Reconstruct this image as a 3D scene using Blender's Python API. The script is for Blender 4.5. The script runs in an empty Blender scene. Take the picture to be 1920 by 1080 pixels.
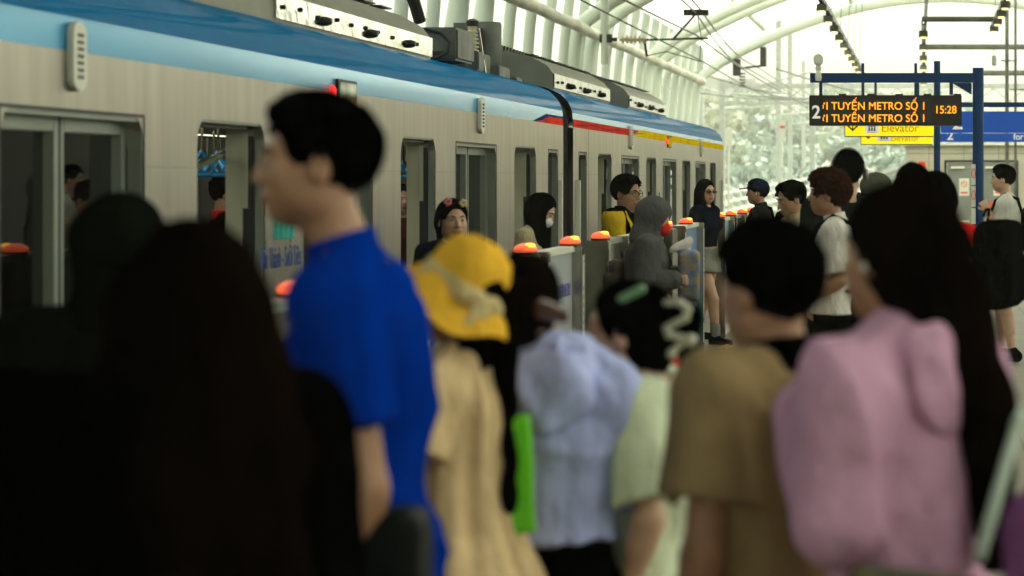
import bpy, bmesh, math, random
import numpy as np
from mathutils import Vector, Matrix
random.seed(7)
SC = bpy.context.scene
COL = SC.collection
R = math.radians
# ---------------------------------------------------------------- camera
FPX, CX, CY, EYE = 5100.0, 1732.0, 338.0, 1.6      # focal length and vanishing point in photo pixels, eye height
cd = bpy.data.cameras.new('camera'); cam = bpy.data.objects.new('camera', cd); COL.objects.link(cam)
cam.location = (0, 0, EYE); cam.rotation_euler = (R(90), 0, 0)
cd.sensor_width = 36; cd.lens = FPX/1920*36
cd.shift_x = (960-CX)/1920; cd.shift_y = -(540-CY)/1920
cd.clip_start = .1; cd.clip_end = 3000
cd.dof.use_dof = True; cd.dof.focus_distance = 24; cd.dof.aperture_fstop = 3.6
SC.camera = cam
# ---------------------------------------------------------------- sky, sun, exposure
w = bpy.data.worlds.new("World"); SC.world = w; w.use_nodes = True
nt = w.node_tree; nt.nodes.clear()
out = nt.nodes.new('ShaderNodeOutputWorld'); bg = nt.nodes.new('ShaderNodeBackground')
sky = nt.nodes.new('ShaderNodeTexSky'); sky.sky_type = 'NISHITA'; sky.sun_disc = False
sky.sun_elevation = R(58); sky.sun_rotation = R(35); sky.air_density = 1.6; sky.dust_density = 5; sky.ozone_density = 1
hs = nt.nodes.new('ShaderNodeHueSaturation'); hs.inputs['Saturation'].default_value = .12
mx = nt.nodes.new('ShaderNodeMix'); mx.data_type = 'RGBA'; mx.blend_type = 'MULTIPLY'; mx.inputs[0].default_value = 1
mx.inputs[7].default_value = (.99, 1.0, .80, 1)
nt.links.new(sky.outputs[0], hs.inputs['Color']); nt.links.new(hs.outputs[0], mx.inputs[6])
nt.links.new(mx.outputs[2], bg.inputs[0]); bg.inputs[1].default_value = .115
nt.links.new(bg.outputs[0], out.inputs[0])
sd = bpy.data.lights.new('sun', 'SUN'); sun = bpy.data.objects.new('sun', sd); COL.objects.link(sun)
sd.energy = 1.0; sd.angle = R(12); sd.color = (1, .95, .82)
sun.rotation_euler = (R(90-58), 0, R(180-35))
SC.view_settings.view_transform = 'Standard'; SC.view_settings.look = 'None'
SC.view_settings.gamma = 1; SC.view_settings.exposure = 1.95
SC.cycles.max_bounces = 8; SC.cycles.transparent_max_bounces = 24; SC.cycles.volume_bounces = 1
SC.cycles.use_denoising = True; SC.cycles.caustics_reflective = False; SC.cycles.caustics_refractive = False
SC.cycles.volume_step_rate = 10; SC.cycles.sample_clamp_indirect = 6

# ---------------------------------------------------------------- helpers
def X(px, t): return (px-CX)*t/FPX
def Z(py, t): return EYE-(py-CY)*t/FPX
MATS = {}
def mat(name, col, rough=.6, metal=0, emis=None, es=0, var=.12, vs=6., bump=0, bs=200., coat=0, spec=.5, stretch=None, col2=None, sheen=0, bd=.01, sss=0):
    if name in MATS: return MATS[name]
    m = bpy.data.materials.new(name); m.use_nodes = True; n = m.node_tree; b = n.nodes['Principled BSDF']
    b.inputs['Roughness'].default_value = rough; b.inputs['Metallic'].default_value = metal
    b.inputs['Specular IOR Level'].default_value = spec; b.inputs['Coat Weight'].default_value = coat
    if sheen: b.inputs['Sheen Weight'].default_value = sheen
    if sss: b.inputs['Subsurface Weight'].default_value = sss; b.inputs['Subsurface Radius'].default_value = (.012, .005, .003)
    tc = n.nodes.new('ShaderNodeTexCoord'); mp = n.nodes.new('ShaderNodeMapping')
    n.links.new(tc.outputs['Object'], mp.inputs[0])
    if stretch: mp.inputs['Scale'].default_value = stretch
    nz = n.nodes.new('ShaderNodeTexNoise'); nz.inputs['Scale'].default_value = vs; nz.inputs['Detail'].default_value = 5
    n.links.new(mp.outputs[0], nz.inputs[0])
    cr = n.nodes.new('ShaderNodeMix'); cr.data_type = 'RGBA'
    c2 = col2 if col2 else tuple(c*(1-var*2) for c in col)
    c1 = col if col2 else tuple(min(1, c*(1+var)) for c in col)
    cr.inputs[6].default_value = (*c1, 1); cr.inputs[7].default_value = (*c2, 1)
    mr = n.nodes.new('ShaderNodeMapRange'); mr.inputs[1].default_value = .3; mr.inputs[2].default_value = .7
    n.links.new(nz.outputs[0], mr.inputs[0]); n.links.new(mr.outputs[0], cr.inputs[0])
    n.links.new(cr.outputs[2], b.inputs['Base Color'])
    if bump:
        n2 = n.nodes.new('ShaderNodeTexNoise'); n2.inputs['Scale'].default_value = bs; n2.inputs['Detail'].default_value = 4
        n.links.new(mp.outputs[0], n2.inputs[0])
        bp = n.nodes.new('ShaderNodeBump'); bp.inputs['Strength'].default_value = bump; bp.inputs['Distance'].default_value = bd
        n.links.new(n2.outputs[0], bp.inputs['Height']); n.links.new(bp.outputs[0], b.inputs['Normal'])
    if emis: b.inputs['Emission Color'].default_value = (*emis, 1); b.inputs['Emission Strength'].default_value = es
    MATS[name] = m; return m
def glass(name, tint, rough=.02, ior=1.45):
    if name in MATS: return MATS[name]
    m = bpy.data.materials.new(name); m.use_nodes = True; n = m.node_tree; n.nodes.clear()
    o = n.nodes.new('ShaderNodeOutputMaterial'); t = n.nodes.new('ShaderNodeBsdfTransparent'); g = n.nodes.new('ShaderNodeBsdfGlossy')
    f = n.nodes.new('ShaderNodeFresnel'); f.inputs[0].default_value = ior; mi = n.nodes.new('ShaderNodeMixShader')
    t.inputs[0].default_value = (*tint, 1); g.inputs[1].default_value = rough
    n.links.new(f.outputs[0], mi.inputs[0]); n.links.new(t.outputs[0], mi.inputs[1]); n.links.new(g.outputs[0], mi.inputs[2])
    n.links.new(mi.outputs[0], o.inputs[0]); MATS[name] = m; return m

class MB:
    def __init__(s): s.v = []; s.f = []
    def add(s, v, f):
        o = len(s.v); s.v += [tuple(p) for p in v]; s.f += [tuple(i+o for i in q) for q in f]; return s
    def box(s, x0, x1, y0, y1, z0, z1, M=None):
        v = [(x, y, z) for x in (x0, x1) for y in (y0, y1) for z in (z0, z1)]
        if M is not None: v = [M @ Vector(p) for p in v]
        return s.add(v, [(0,1,3,2), (4,6,7,5), (0,4,5,1), (2,3,7,6), (0,2,6,4), (1,5,7,3)])
    def cbox(s, c, h, M=None): return s.box(c[0]-h[0], c[0]+h[0], c[1]-h[1], c[1]+h[1], c[2]-h[2], c[2]+h[2], M)
    def tube(s, pts, r, n=10, caps=True):
        pts = [Vector(p) for p in pts]; rs = r if isinstance(r, (list, tuple)) else [r]*len(pts); V = []; F = []
        up = None
        for i, p in enumerate(pts):
            d = (pts[min(i+1, len(pts)-1)]-pts[max(i-1, 0)]).normalized()
            if up is None: up = Vector((0,0,1)) if abs(d.z) < .9 else Vector((1,0,0))
            a = d.cross(up).normalized(); b = a.cross(d).normalized(); up = b
            for k in range(n):
                t = 2*math.pi*k/n; V.append(p+(a*math.cos(t)+b*math.sin(t))*rs[i])
        for i in range(len(pts)-1):
            for k in range(n): F.append((i*n+k, i*n+(k+1) % n, (i+1)*n+(k+1) % n, (i+1)*n+k))
        if caps: F.append(tuple(range(n))); F.append(tuple(range((len(pts)-1)*n, len(pts)*n)))
        return s.add(V, F)
    def lathe(s, prof, c=(0,0,0), n=20, sx=1, sy=1):
        V = []; F = []
        for r, z in prof:
            for k in range(n):
                t = 2*math.pi*k/n; V.append((c[0]+r*math.cos(t)*sx, c[1]+r*math.sin(t)*sy, c[2]+z))
        for i in range(len(prof)-1):
            for k in range(n): F.append((i*n+k, i*n+(k+1) % n, (i+1)*n+(k+1) % n, (i+1)*n+k))
        F.append(tuple(range(n))); F.append(tuple(range((len(prof)-1)*n, len(prof)*n)))
        return s.add(V, F)
    def extrude(s, prof, axis, a, b, close=True):
        """prof: list of 2-D points; extruded along axis 'x'/'y'/'z' from a to b"""
        def P(u, v, w): return {'x': (w,u,v), 'y': (u,w,v), 'z': (u,v,w)}[axis]
        n = len(prof); V = [P(u,v,a) for u,v in prof]+[P(u,v,b) for u,v in prof]; F = []
        for i in range(n if close else n-1): F.append((i, (i+1) % n, n+(i+1) % n, n+i))
        if close: F.append(tuple(range(n))); F.append(tuple(range(n, 2*n)))
        return s.add(V, F)
    def build(s, name, m, parent=None, smooth=False, bevel=0, angle=40, loc=None):
        me = bpy.data.meshes.new(name)
        vs = s.v
        if loc is not None: vs = [(p[0]-loc[0], p[1]-loc[1], p[2]-loc[2]) for p in vs]
        me.from_pydata(vs, [], s.f)
        b = bmesh.new(); b.from_mesh(me); bmesh.ops.recalc_face_normals(b, faces=b.faces)
        if bevel: bmesh.ops.bevel(b, geom=[e for e in b.edges if len(e.link_faces) == 2 and e.calc_face_angle(0) > .6], offset=bevel, segments=2, affect='EDGES', clamp_overlap=True)
        b.to_mesh(me); b.free()
        o = bpy.data.objects.new(name, me); COL.objects.link(o)
        for q in (m if isinstance(m, (list, tuple)) else [m]): me.materials.append(q)
        if smooth:
            me.shade_smooth()
            try: me.set_sharp_from_angle(angle=R(angle))
            except Exception: pass
        if loc is not None: o.location = loc
        if parent: o.parent = parent
        return o
def tag(o, label=None, cat=None, group=None, kind=None):
    if label: o['label'] = label
    if cat: o['category'] = cat
    if group: o['group'] = group
    if kind: o['kind'] = kind
    return o
def empty(name, loc=(0,0,0), rz=0, label=None, cat=None, group=None):
    o = bpy.data.objects.new(name, None); COL.objects.link(o); o.location = loc; o.rotation_euler.z = rz; o.empty_display_size = .1
    return tag(o, label, cat, group)
def copy_tree(o, parent=None):
    c = o.copy(); COL.objects.link(c)
    if parent is not None: c.parent = parent
    for ch in [x for x in list(COL.objects) if x.parent == o]: copy_tree(ch, c)
    return c
def text(name, body, size, m, parent=None, loc=(0,0,0), rot=(R(90),0,0), sx=1, ext=.001, align='LEFT', bold=0):
    cu = bpy.data.curves.new(name, 'FONT'); cu.body = body; cu.size = size; cu.extrude = ext; cu.align_x = align; cu.offset = bold
    o = bpy.data.objects.new(name+'_tmp', cu); COL.objects.link(o)
    dg = bpy.context.evaluated_depsgraph_get(); me = bpy.data.meshes.new_from_object(o.evaluated_get(dg)); bpy.data.objects.remove(o)
    q = bpy.data.objects.new(name, me); COL.objects.link(q); me.materials.clear(); me.materials.append(m)
    q.rotation_euler = rot; q.location = loc; q.scale = (sx, 1, 1)
    if parent: q.parent = parent
    return q
# ================================================================ materials of the place
steel = mat('brushed_steel', (.44,.41,.36), .34, .8, var=.09, vs=3, stretch=(1,2.5,.3), bump=.02, bs=60)
bandm = mat('blue_band_paint', (.0,.155,.40), .3, 0, var=.05, vs=1.5, spec=0, coat=.13)
bandw = mat('blue_band_sky_reflection', (.07,.40,.72), .2, .35, var=.06, vs=1.2, spec=.4, stretch=(1,.5,3))  # sky reflection on the blue band, painted as a paler blue
bred = mat('red_paint_and_reflection', (.80,.06,.03), .5, 0, var=.15, vs=3, spec=0)  # red paint, also colours the reflections painted on the train band
byel = mat('yellow_paint_and_reflection', (.95,.62,.0), .5, 0, var=.1, vs=3, spec=0)  # yellow paint, also colours the reflections painted on the train
bnav = mat('navy_painted_reflection', (.02,.05,.20), .5, 0, spec=0)  # dark fringe of the reflections painted on the train band
jointm = mat('joint_grey', (.33,.31,.27), .5, .5)
winsash = mat('window_sash_grey', (.24,.28,.25), .35, .3, var=.05)
traincl = mat('added_train_glow', (.8,.8,.7), .4, 0, emis=(1,1,.82), es=1.3)
rubber = mat('black_rubber', (.012,.012,.013), .55, 0, var=.2)
gang = mat('gangway_grey', (.05,.055,.045), .6, 0, var=.2)
lining = mat('cream_lining', (.42,.42,.30), .5, 0, var=.05)
doorgrey = mat('door_edge_grey', (.22,.25,.22), .35, .4, var=.05)
darkin = mat('dark_interior', (.03,.04,.035), .5)
glassm = glass('train_window_glass', (.05,.11,.10))
gateglass = glass('gate_glass', (.45,.55,.52), .03)
strapb = mat('strap_blue', (.0,.28,.60), .35, 0, var=.05)
chrome = mat('chrome', (.6,.56,.42), .15, 1, var=.03)
mirror = mat('polished_steel', (.46,.46,.40), .10, 1, var=.2, vs=4, bump=.5, bs=5)
gatesteel = mat('gate_steel', (.36,.36,.31), .2, 1, var=.12, vs=5, bump=.03, bs=20)
greypaint = mat('equipment_grey', (.12,.135,.12), .5, .2, var=.25, vs=5, bump=.05, bs=30)
darkmet = mat('dark_metal', (.02,.022,.022), .45, .6, var=.2)
hoodm = mat('roof_hood_grey', (.16,.17,.13), .45, .5, var=.12, vs=3)
white = mat('white_paint', (.75,.77,.68), .45, 0, var=.04, vs=2)
ribm = mat('pale_green_white_paint', (.62,.69,.61), .4, 0, var=.05, vs=1.5, bump=.03, bs=8)
ceram = mat('ceramic_cream', (.65,.58,.40), .3)
navy = mat('navy_blue_paint', (.0,.04,.15), .4, 0, var=.08, vs=2, spec=.2)
signblack = mat('sign_black', (.003,.003,.003), .4, 0, var=.1)
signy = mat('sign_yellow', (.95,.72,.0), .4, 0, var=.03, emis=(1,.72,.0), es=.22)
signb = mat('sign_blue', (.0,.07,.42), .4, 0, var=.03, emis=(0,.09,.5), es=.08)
ledoff = mat('led_panel', (.02,.018,.015), .5, 0, var=.2, vs=60)
led = mat('led_orange', (.3,.1,.0), .5, 0, emis=(1,.30,.01), es=.62)
ltext = mat('white_lettering', (.8,.8,.75), .5, 0, emis=(1,1,.95), es=.08)
ink = mat('black_lettering', (.01,.01,.01), .5)
yink = mat('ochre_lettering', (.42,.27,.0), .5)
bink = mat('blue_lettering', (.02,.08,.35), .5)
bink2 = mat('purple_blue_lettering', (.09,.09,.42), .5)
teal = mat('teal_logo', (.0,.42,.36), .5)
orng = mat('orange_logo', (.8,.3,.02), .5)
postw = mat('poster_white', (.40,.43,.48), .4, 0, var=.05, vs=3)
postb = mat('poster_sky_blue', (.12,.36,.58), .35, 0, var=.2, vs=3, col2=(.35,.5,.7))
postp = mat('poster_lilac', (.16,.17,.38), .35, 0, vs=1.8, col2=(.10,.26,.48))
postn = mat('poster_brown_glass', (.10,.09,.075), .15, .3, var=.3, vs=3)
lampred = mat('lamp_orange_dome', (.5,.05,.01), .25, 0, emis=(1,.14,.04), es=.26, var=.02)
lampyel = mat('lamp_yellow_core', (1,.6,.05), .3, 0, emis=(1,.5,.03), es=.6)
redlamp = mat('red_lamp', (.9,.03,.03), .3, 0, emis=(1,.03,.02), es=.5)
lampw = mat('lamp_warm', (1,.8,.3), .3, 0, emis=(1,.75,.25), es=.7)
lcd = mat('lcd_screen_glass', (.30,.33,.26), .08, .9, var=.4, vs=9)

# floor tiles
def tile_mat(name, c1, c2, sc, mort=(.05,.05,.045), rough=.35):
    m = mat(name, c1, rough, 0, var=.1, vs=4); n = m.node_tree; b = n.nodes['Principled BSDF']
    br = n.nodes.new('ShaderNodeTexBrick'); br.inputs['Scale'].default_value = sc; br.inputs['Mortar Size'].default_value = .008
    br.offset = 0; br.inputs['Brick Width'].default_value = .6; br.inputs['Row Height'].default_value = .6
    br.inputs['Color1'].default_value = (*c1,1); br.inputs['Color2'].default_value = (*c2,1); br.inputs['Mortar'].default_value = (*mort,1)
    tc = n.nodes.new('ShaderNodeTexCoord'); n.links.new(tc.outputs['Object'], br.inputs[0])
    nz = n.nodes.new('ShaderNodeTexNoise'); nz.inputs['Scale'].default_value = 1.3; n.links.new(tc.outputs['Object'], nz.inputs[0])
    mi = n.nodes.new('ShaderNodeMix'); mi.data_type = 'RGBA'; mi.blend_type = 'MULTIPLY'; mi.inputs[0].default_value = .6
    n.links.new(br.outputs[0], mi.inputs[6]); n.links.new(nz.outputs[0], mi.inputs[7]); n.links.new(mi.outputs[2], b.inputs['Base Color'])
    return m
floorm = tile_mat('platform_tiles', (.24,.225,.16), (.20,.19,.14), 1, rough=.5)
tact = mat('tactile_yellow', (.36,.22,.015), .5, 0, var=.2, vs=8)
darktile = mat('dark_granite_strip', (.035,.04,.035), .3, 0, var=.5, vs=40)
concrete = mat('concrete', (.30,.30,.27), .8, 0, var=.15, vs=1.5, bump=.2, bs=12)
ballast = mat('ballast_grey', (.10,.10,.09), .9, 0, var=.4, vs=18, bump=.5, bs=30)

# ---- structure
MB().box(-3.05, 14, -6, 112, -.5, 0).build('platform_floor', floorm).__setitem__('kind', 'structure')
tag(MB().box(-2.45,-1.352,8,60,0,.003).build('platform_edge_paving', mat('edge_paving', (.12,.105,.055), .45, 0, var=.35, vs=3), None), kind='structure')
pl = MB()
pl.box(-1.35,-1.05,-6,110,.0,.006)
for t in (15.1, 20.0, 24.2, 26.0, 29.0, 33.5): pl.box(-1.95,-1.35,t-.3,t+.9,.0,.006)
o = pl.build('tactile_paving', tact); o['kind'] = 'structure'
rb = MB()
for x in np.arange(-1.31,-1.06,.065): rb.box(x-.014,x+.014,6,60,.0062,.012)
for t in (15.1, 20.0, 24.2, 26.0, 29.0, 33.5):
    for x in np.arange(-1.9,-1.38,.075): rb.box(x-.018,x+.018,t-.26,t+.86,.0062,.013)
tag(rb.build('tactile_ribs', tact), kind='structure')
dk = MB()
for t in (16.6, 21.5): dk.box(-1.95,-1.37,t,t+1.6,.0,.005)
tag(dk.build('paving_dark', darktile), kind='structure')
tag(MB().box(-14,-3.05,-6,130,-1.3,-1.1).build('track_bed', ballast), kind='structure')
for i, x in enumerate((-5.5,-4.0,-9.6,-8.1)):
    tag(MB().box(x-.035,x+.035,-6,260,-1.1,-.95).build('rail', darkmet), kind='structure')
# distant ground
gm = mat('ground_green', (.09,.13,.05), .95, 0, vs=.05, col2=(.16,.16,.11))
tag(MB().box(-1500,1500,-300,2600,-9.5,-9).build('ground', gm), kind='structure')
tag(MB().box(-14,14,112,320,-1.8,-1.3).build('viaduct_deck', concrete), kind='structure')

# ================================================================ station canopy
can = empty('station_canopy', (-7.6,60,0), 0, 'pale green white tubular canopy of slanted ribs and arches behind and above the train', 'canopy')
def cpart(mb, name, m, smooth=True):
    o = mb.build(name, m, None, smooth); o.parent = can; o.matrix_parent_inverse = Matrix.Translation((7.6,-60,0)); return o
def arch(X0=-7.5, X1=9.1, z0=4.9, zt=7.65, n=22):
    pts = []
    for i in range(n+1):
        u = i/n; x = X0+(X1-X0)*u; pts.append((x, z0+(zt-z0)*math.sin(math.pi*u)**.8))
    return pts
pair = [(29.5,32.0), (44.2,46.7), (58.8,61.4), (74.0,76.6), (90.0,None)]
for a, b in pair:
    for t in (a, b):
        if t is None: continue
        mb = MB(); P = [(-7.95,t,-1.2),(-7.75,t,2.2),(-7.6,t,4.1)]+[(x,t,z) for x,z in arch()]+[(9.25,t,4.1),(9.4,t,0)]
        rs = [.19]*3+[.17]*(len(P)-5)+[.19]*2
        mb.tube(P, rs, 14); cpart(mb, 'arch', ribm)
t = 27.0; k = 0
majors = [x for p in pair for x in p if x]
while t < 90:
    t += 2.55
    if min(abs(t-mj) for mj in majors) < 1.0: continue
    mb = MB(); mb.tube([(-7.98,t,-1.2),(-7.78,t,2.2),(-7.6,t,4.6),(-7.35,t,6.6),(-7.0,t,7.9)], [.10,.105,.11,.11,.10], 12); cpart(mb, 'rib', ribm)
pipe = mat('insulated_pipe', (.55,.55,.46), .45, .1, var=.25, vs=3, stretch=(1,.3,1), bump=.35, bs=9)
mb = MB(); mb.tube([(-7.3,y,4.85+.012*math.sin(y*3)) for y in np.arange(27,91,1.5)], .12, 12); cpart(mb, 'purlin_pipe', pipe)
for zz, xx in ((6.6,-5.3),(7.5,-2.4),(7.6,3.8)):
    mb = MB(); mb.tube([(xx,27,zz+.02),(xx,90,zz+.02)], .09, 10); cpart(mb, 'purlin', ribm)
# membrane roof: translucent white sheet
rm = bpy.data.materials.new('translucent_roof_sheet'); rm.use_nodes = True; n = rm.node_tree; n.nodes.clear()
o_ = n.nodes.new('ShaderNodeOutputMaterial'); tr = n.nodes.new('ShaderNodeBsdfTranslucent'); df = n.nodes.new('ShaderNodeBsdfDiffuse'); mi = n.nodes.new('ShaderNodeMixShader')
tr.inputs[0].default_value = (.42,.42,.385,1); df.inputs[0].default_value = (.35,.35,.32,1); mi.inputs[0].default_value = .5
n.links.new(tr.outputs[0], mi.inputs[1]); n.links.new(df.outputs[0], mi.inputs[2]); n.links.new(mi.outputs[0], o_.inputs[0])
pr = [(x, z+.22) for x, z in arch(-7.0, 9.0, 5.6)]
rmn = rm.copy(); rmn.name = 'unseen_roof_half_clear'; rmn.node_tree.nodes[1].inputs[0].default_value = (.75,.75,.70,1)
roofdark = mat('roof_blocker_grey', (.10,.11,.10), .7, 0, var=.1)  # opaque cover over the unseen near platform, keeps light off the left
rm2 = rm.copy(); rm2.name = 'clear_roof_sheet'; rm2.node_tree.nodes[1].inputs[0].default_value = (.9,.9,.84,1); rm2.node_tree.nodes[3].inputs[0].default_value = .1
for a in np.arange(-30, 89, 14.9):
    near = a < 10  # unseen near bays split opaque and clear so light comes from the right
    for pq, mq in (([q for q in pr if q[0] < 3.6], roofdark), ([q for q in pr if q[0] > 3.2], rmn)) if near else ((pr, rm if a < 50 else rm2),):
        mb = MB(); mb.extrude(pq, 'y', a, min(a+14.85, 90.2), close=False); o = mb.build('roof_sheet', mq, None, True); o.parent = can; o.matrix_parent_inverse = Matrix.Translation((7.6,-60,0))

tag(MB().box(9.25,9.5,47,68,0,6.0).build('added_side_wall', mat('added_wall_dark', (.06,.075,.07), .6, 0, var=.15, vs=1), None), 'tall dark unseen wall added to darken window reflections, beyond the grey wall', 'wall')  # unseen wall put in to darken reflections in the near window
# unseen wall added across the platform to limit side light and darken reflections
tag(MB().box(9.25,9.45,-20,46,0,2.5).build('added_side_wall', mat('added_wall_grey', (.20,.21,.19), .6, 0, var=.15, vs=1), None), 'grey unseen wall added along the far platform side to dim light and reflections', 'wall')
tag(MB().box(-8.9,-8.6,-20,44,-1.3,2.7).build('added_trackside_wall', mat('added_trackside_dark', (.05,.07,.065), .7, 0, var=.2, vs=1), None), 'dark wall added trackside to darken the view through the train windows', 'wall')  # added to block the bright outside behind the train windows
# ================================================================ train
TX = -3.3
S = .943
z_top, z_bot = 1.88, .82
prof = [(-3.3,2.1),(-3.305,2.2),(-3.32,2.28),(-3.35,2.34),(-3.42,2.41),(-3.55,2.47),(-3.8,2.52),(-4.3,2.57),(-4.75,2.585)]
def side_sheet(y0, y1, opens, x_out, x_in, z0, z1):
    """flat body side with real rounded openings: outer sheet, inner sheet and jambs"""
    mb = MB(); ys = sorted(set([y0, y1]+[o[0] for o in opens]+[o[1] for o in opens]))
    for a, b in zip(ys[:-1], ys[1:]):
        hit = [o for o in opens if o[0] <= a+1e-6 and b <= o[1]+1e-6]
        spans = [(z0, z1)] if not hit else ([(hit[0][3], z1)]+([(z0, hit[0][2])] if hit[0][2] > z0 else []))
        for p, q in spans:
            for x in (x_out, x_in): mb.add([(x,a,p),(x,b,p),(x,b,q),(x,a,q)], [(0,1,2,3)])
    for (a, b, p, q) in opens:   # rounded corners
        r = .13
        for (cy_, sy) in ((a, 1), (b, -1)):
            for (cz, sz) in ((q, -1), (p, 1)):
                if sz == 1 and p <= z0: continue
                arc = [(cy_+sy*(r-r*math.cos(u)), cz+sz*(r-r*math.sin(u))) for u in np.linspace(0, math.pi/2, 6)]
                pts = [(cy_, cz)]+[(y, z) for y, z in arc]
                mb.extrude([(y, z) for y, z in pts], 'x', x_out, x_in)
    return mb
def jamb(mb, a, b, p, q, x0, x1, t=.004):
    mb.box(x1,x0-.001,a,a+t,p,q); mb.box(x1,x0-.001,b-t,b,p,q); mb.box(x1,x0-.001,a+t,b-t,q-t,q); mb.box(x1,x0-.001,a+t,b-t,p,p+t)
def a_c(y): return y+.6
def make_car(Y0, L, label, opens, first):
    """Y0 = near end; opens = [(kind, y0, y1)] absolute"""
    root = empty('metro_car', (-4.75, Y0, -1.1), 0, label, 'train car', 'cars of the metro train')
    Mi = Matrix.Translation((4.75, -Y0, 1.1))
    def part(mb, name, m, smooth=False, parent=None, bevel=0):
        o = mb.build(name, m, None, smooth, bevel); o.parent = parent or root
        if parent is None: o.matrix_parent_inverse = Mi
        return o
    Y1 = Y0+L
    op = [(a, b, (0.0 if k == 'door' else z_bot), (z_top if k == 'door' else 1.865)) for k, a, b in opens]
    part(side_sheet(Y0, Y1, op, TX, TX-.05, -.95, 2.1), 'body_side', steel)
    part(side_sheet(Y0, Y1, op, -6.2, -6.15, -.95, 2.1), 'far_side', steel)
    part(side_sheet(Y0, Y1, op, TX-.051, TX-.185, 0, 2.05), 'inner_lining', lining)
    for (k, a, b), (_, _, p, q) in zip(opens, op):
        fr = MB()
        if k == 'door':     # doors stand open: steel reveal, black pocket slot, cream pillar inside
            jamb(fr, a, b, .012, q, TX-.004, TX-.048, .012); f = part(fr, 'door_frame', doorgrey)
            part(MB().box(TX-.105,TX-.052,b-.022,b-.003,.012,q-.004), 'door_leaf_edge', rubber)
            part(MB().box(TX-.19,TX-.106,b-.03,b-.003,.012,q-.004).box(TX-.107,TX-.080,b-.034,b-.0225,q-.42,q-.01), 'door_pillar', lining)
            part(MB().box(TX-.12,TX-.052,a+.004,b-.035,q-.03,q-.006), 'door_track', darkmet)
            if b-a > 1: part(MB().box(TX-.05,TX+.0,a+.01,b-.01,-.01,.011), 'door_sill', chrome)
        else:
            jamb(fr, a, b, p, q, TX-.003, TX-.06, .02); f = part(fr, 'window_frame', doorgrey)
            e_ = MB(); jamb(e_, a-.012, b+.012, p-.012, q+.012, TX+.004, TX+.0005, .014); e_ = e_.build('edge_seal', rubber, None); e_.parent = f
            if b-a > 1.2:
                c = (a+b)/2
                for (u, v) in ((a+.02, c-.012), (c+.012, b-.02)):
                    l = MB(); l.box(TX-.125,TX-.07,u,u+.04,p+.02,q-.02); l.box(TX-.125,TX-.07,v-.06,v,p+.02,q-.02); l.box(TX-.125,TX-.07,u+.04,v-.06,q-.075,q-.02); l.box(TX-.125,TX-.07,u+.04,v-.06,p+.02,p+.07)
                    l = part(l, 'window_sash', winsash, bevel=.004)
                    g = MB().box(TX-.118,TX-.112,u+.041,v-.061,p+.071,q-.076).build('pane', glassm, None); g.parent = l
                part(MB().box(TX-.14,TX-.068,c-.0115,c+.0115,p+.02,q-.02), 'mullion_seal', rubber)
            else:
                g = MB().box(TX-.056,TX-.050,a+.021,b-.021,p+.021,q-.021).build('pane', glassm, None); g.parent = f
        fo = MB(); c = (a+b)/2
        if k == 'door':
            for (u, v) in ((a, c-.01), (c+.01, b)):
                fo.box(-6.19,-6.16,u,u+.09,0,q); fo.box(-6.19,-6.16,v-.09,v,0,q); fo.box(-6.19,-6.16,u+.09,v-.09,0,.75); fo.box(-6.19,-6.16,u+.09,v-.09,q-.08,q)
            d = part(fo, 'far_door', doorgrey)
            g = MB(); g.box(-6.18,-6.176,a+.09,b-.09,.75,q-.08); g = g.build('pane', glassm, None); g.parent = d
        else:
            jamb(fo, a, b, p, q, -6.15, -6.2, .03); d = part(fo, 'far_window', rubber)
            g = MB(); g.box(-6.18,-6.176,a+.03,b-.03,p+.02,q-.02); g = g.build('pane', glassm, None); g.parent = d
    for x in (-4.45,-5.15):
        part(MB().box(x-.07,x+.07,a_c(Y0),Y1-.6,2.045,2.059), 'added_ceiling_lamp', traincl)  # glowing strips added to brighten the dark car interior
    # roof and bands
    full = prof+[(-9.5-x, z) for x, z in reversed(prof[:-1])]
    a, b = Y0, Y1
    def strip(pts, name, m, thick=0):
        mb = MB(); n = len(pts); ys = np.linspace(a, b, 14)
        V = [(x, y, z) for y in ys for x, z in pts]; F = [(i*n+j, i*n+j+1, (i+1)*n+j+1, (i+1)*n+j) for i in range(13) for j in range(n-1)]
        mb.add(V, F); return part(mb, name, m, True)
    strip([(-3.303,2.1),(-3.303,2.17),(-3.308,2.235)], 'lower_band', bandw)
    strip([(-3.306,2.2351)]+prof[2:]+[(-9.5-x, z) for x, z in reversed(prof[:-1])], 'roof_band', bandm)
    jt = MB()
    for k, aa, bb in opens[:1]:
        for yy in (bb+.18,): jt.box(TX+.0006,TX+.0022,yy-.003,yy+.003,-.9,2.098)
    jt = part(jt, 'panel_joint', jointm)
    hj = MB()
    ed = [Y0]+[v for k, aa, bb in opens for v in (aa-.03, bb+.03)]+[Y1]
    for u, v in zip(ed[::2], ed[1::2]):
        hj.box(TX+.0006,TX+.0018,u,v,1.655,1.659); hj.box(TX+.0006,TX+.0018,u,v,.60,.606)
    part(hj, 'weld_line', jointm)
    # ends
    inner = [(-3.35,-.9),(-3.35,2.05)]+[(x-.05 if x > -4.75 else x+.05, z-.04) for x, z in full]+[(-6.15,2.05),(-6.15,-.9)]
    for y in (a+.02, b-.06):
        mb = MB(); mb.box(-4.1,-3.35,y,y+.04,-.9,2.2); mb.box(-6.15,-5.4,y,y+.04,-.9,2.2); mb.box(-5.4,-4.1,y,y+.04,1.95,2.2)
        mb.extrude([p for p in inner if p[1] > 2.1]+[(-6.1,2.201),(-3.4,2.201)], 'y', y, y+.04); part(mb, 'end_wall', gang)
    part(MB().box(-6.15,-3.46,a+.07,b-.07,-.12,0), 'floor_pan', darkin)
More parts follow.
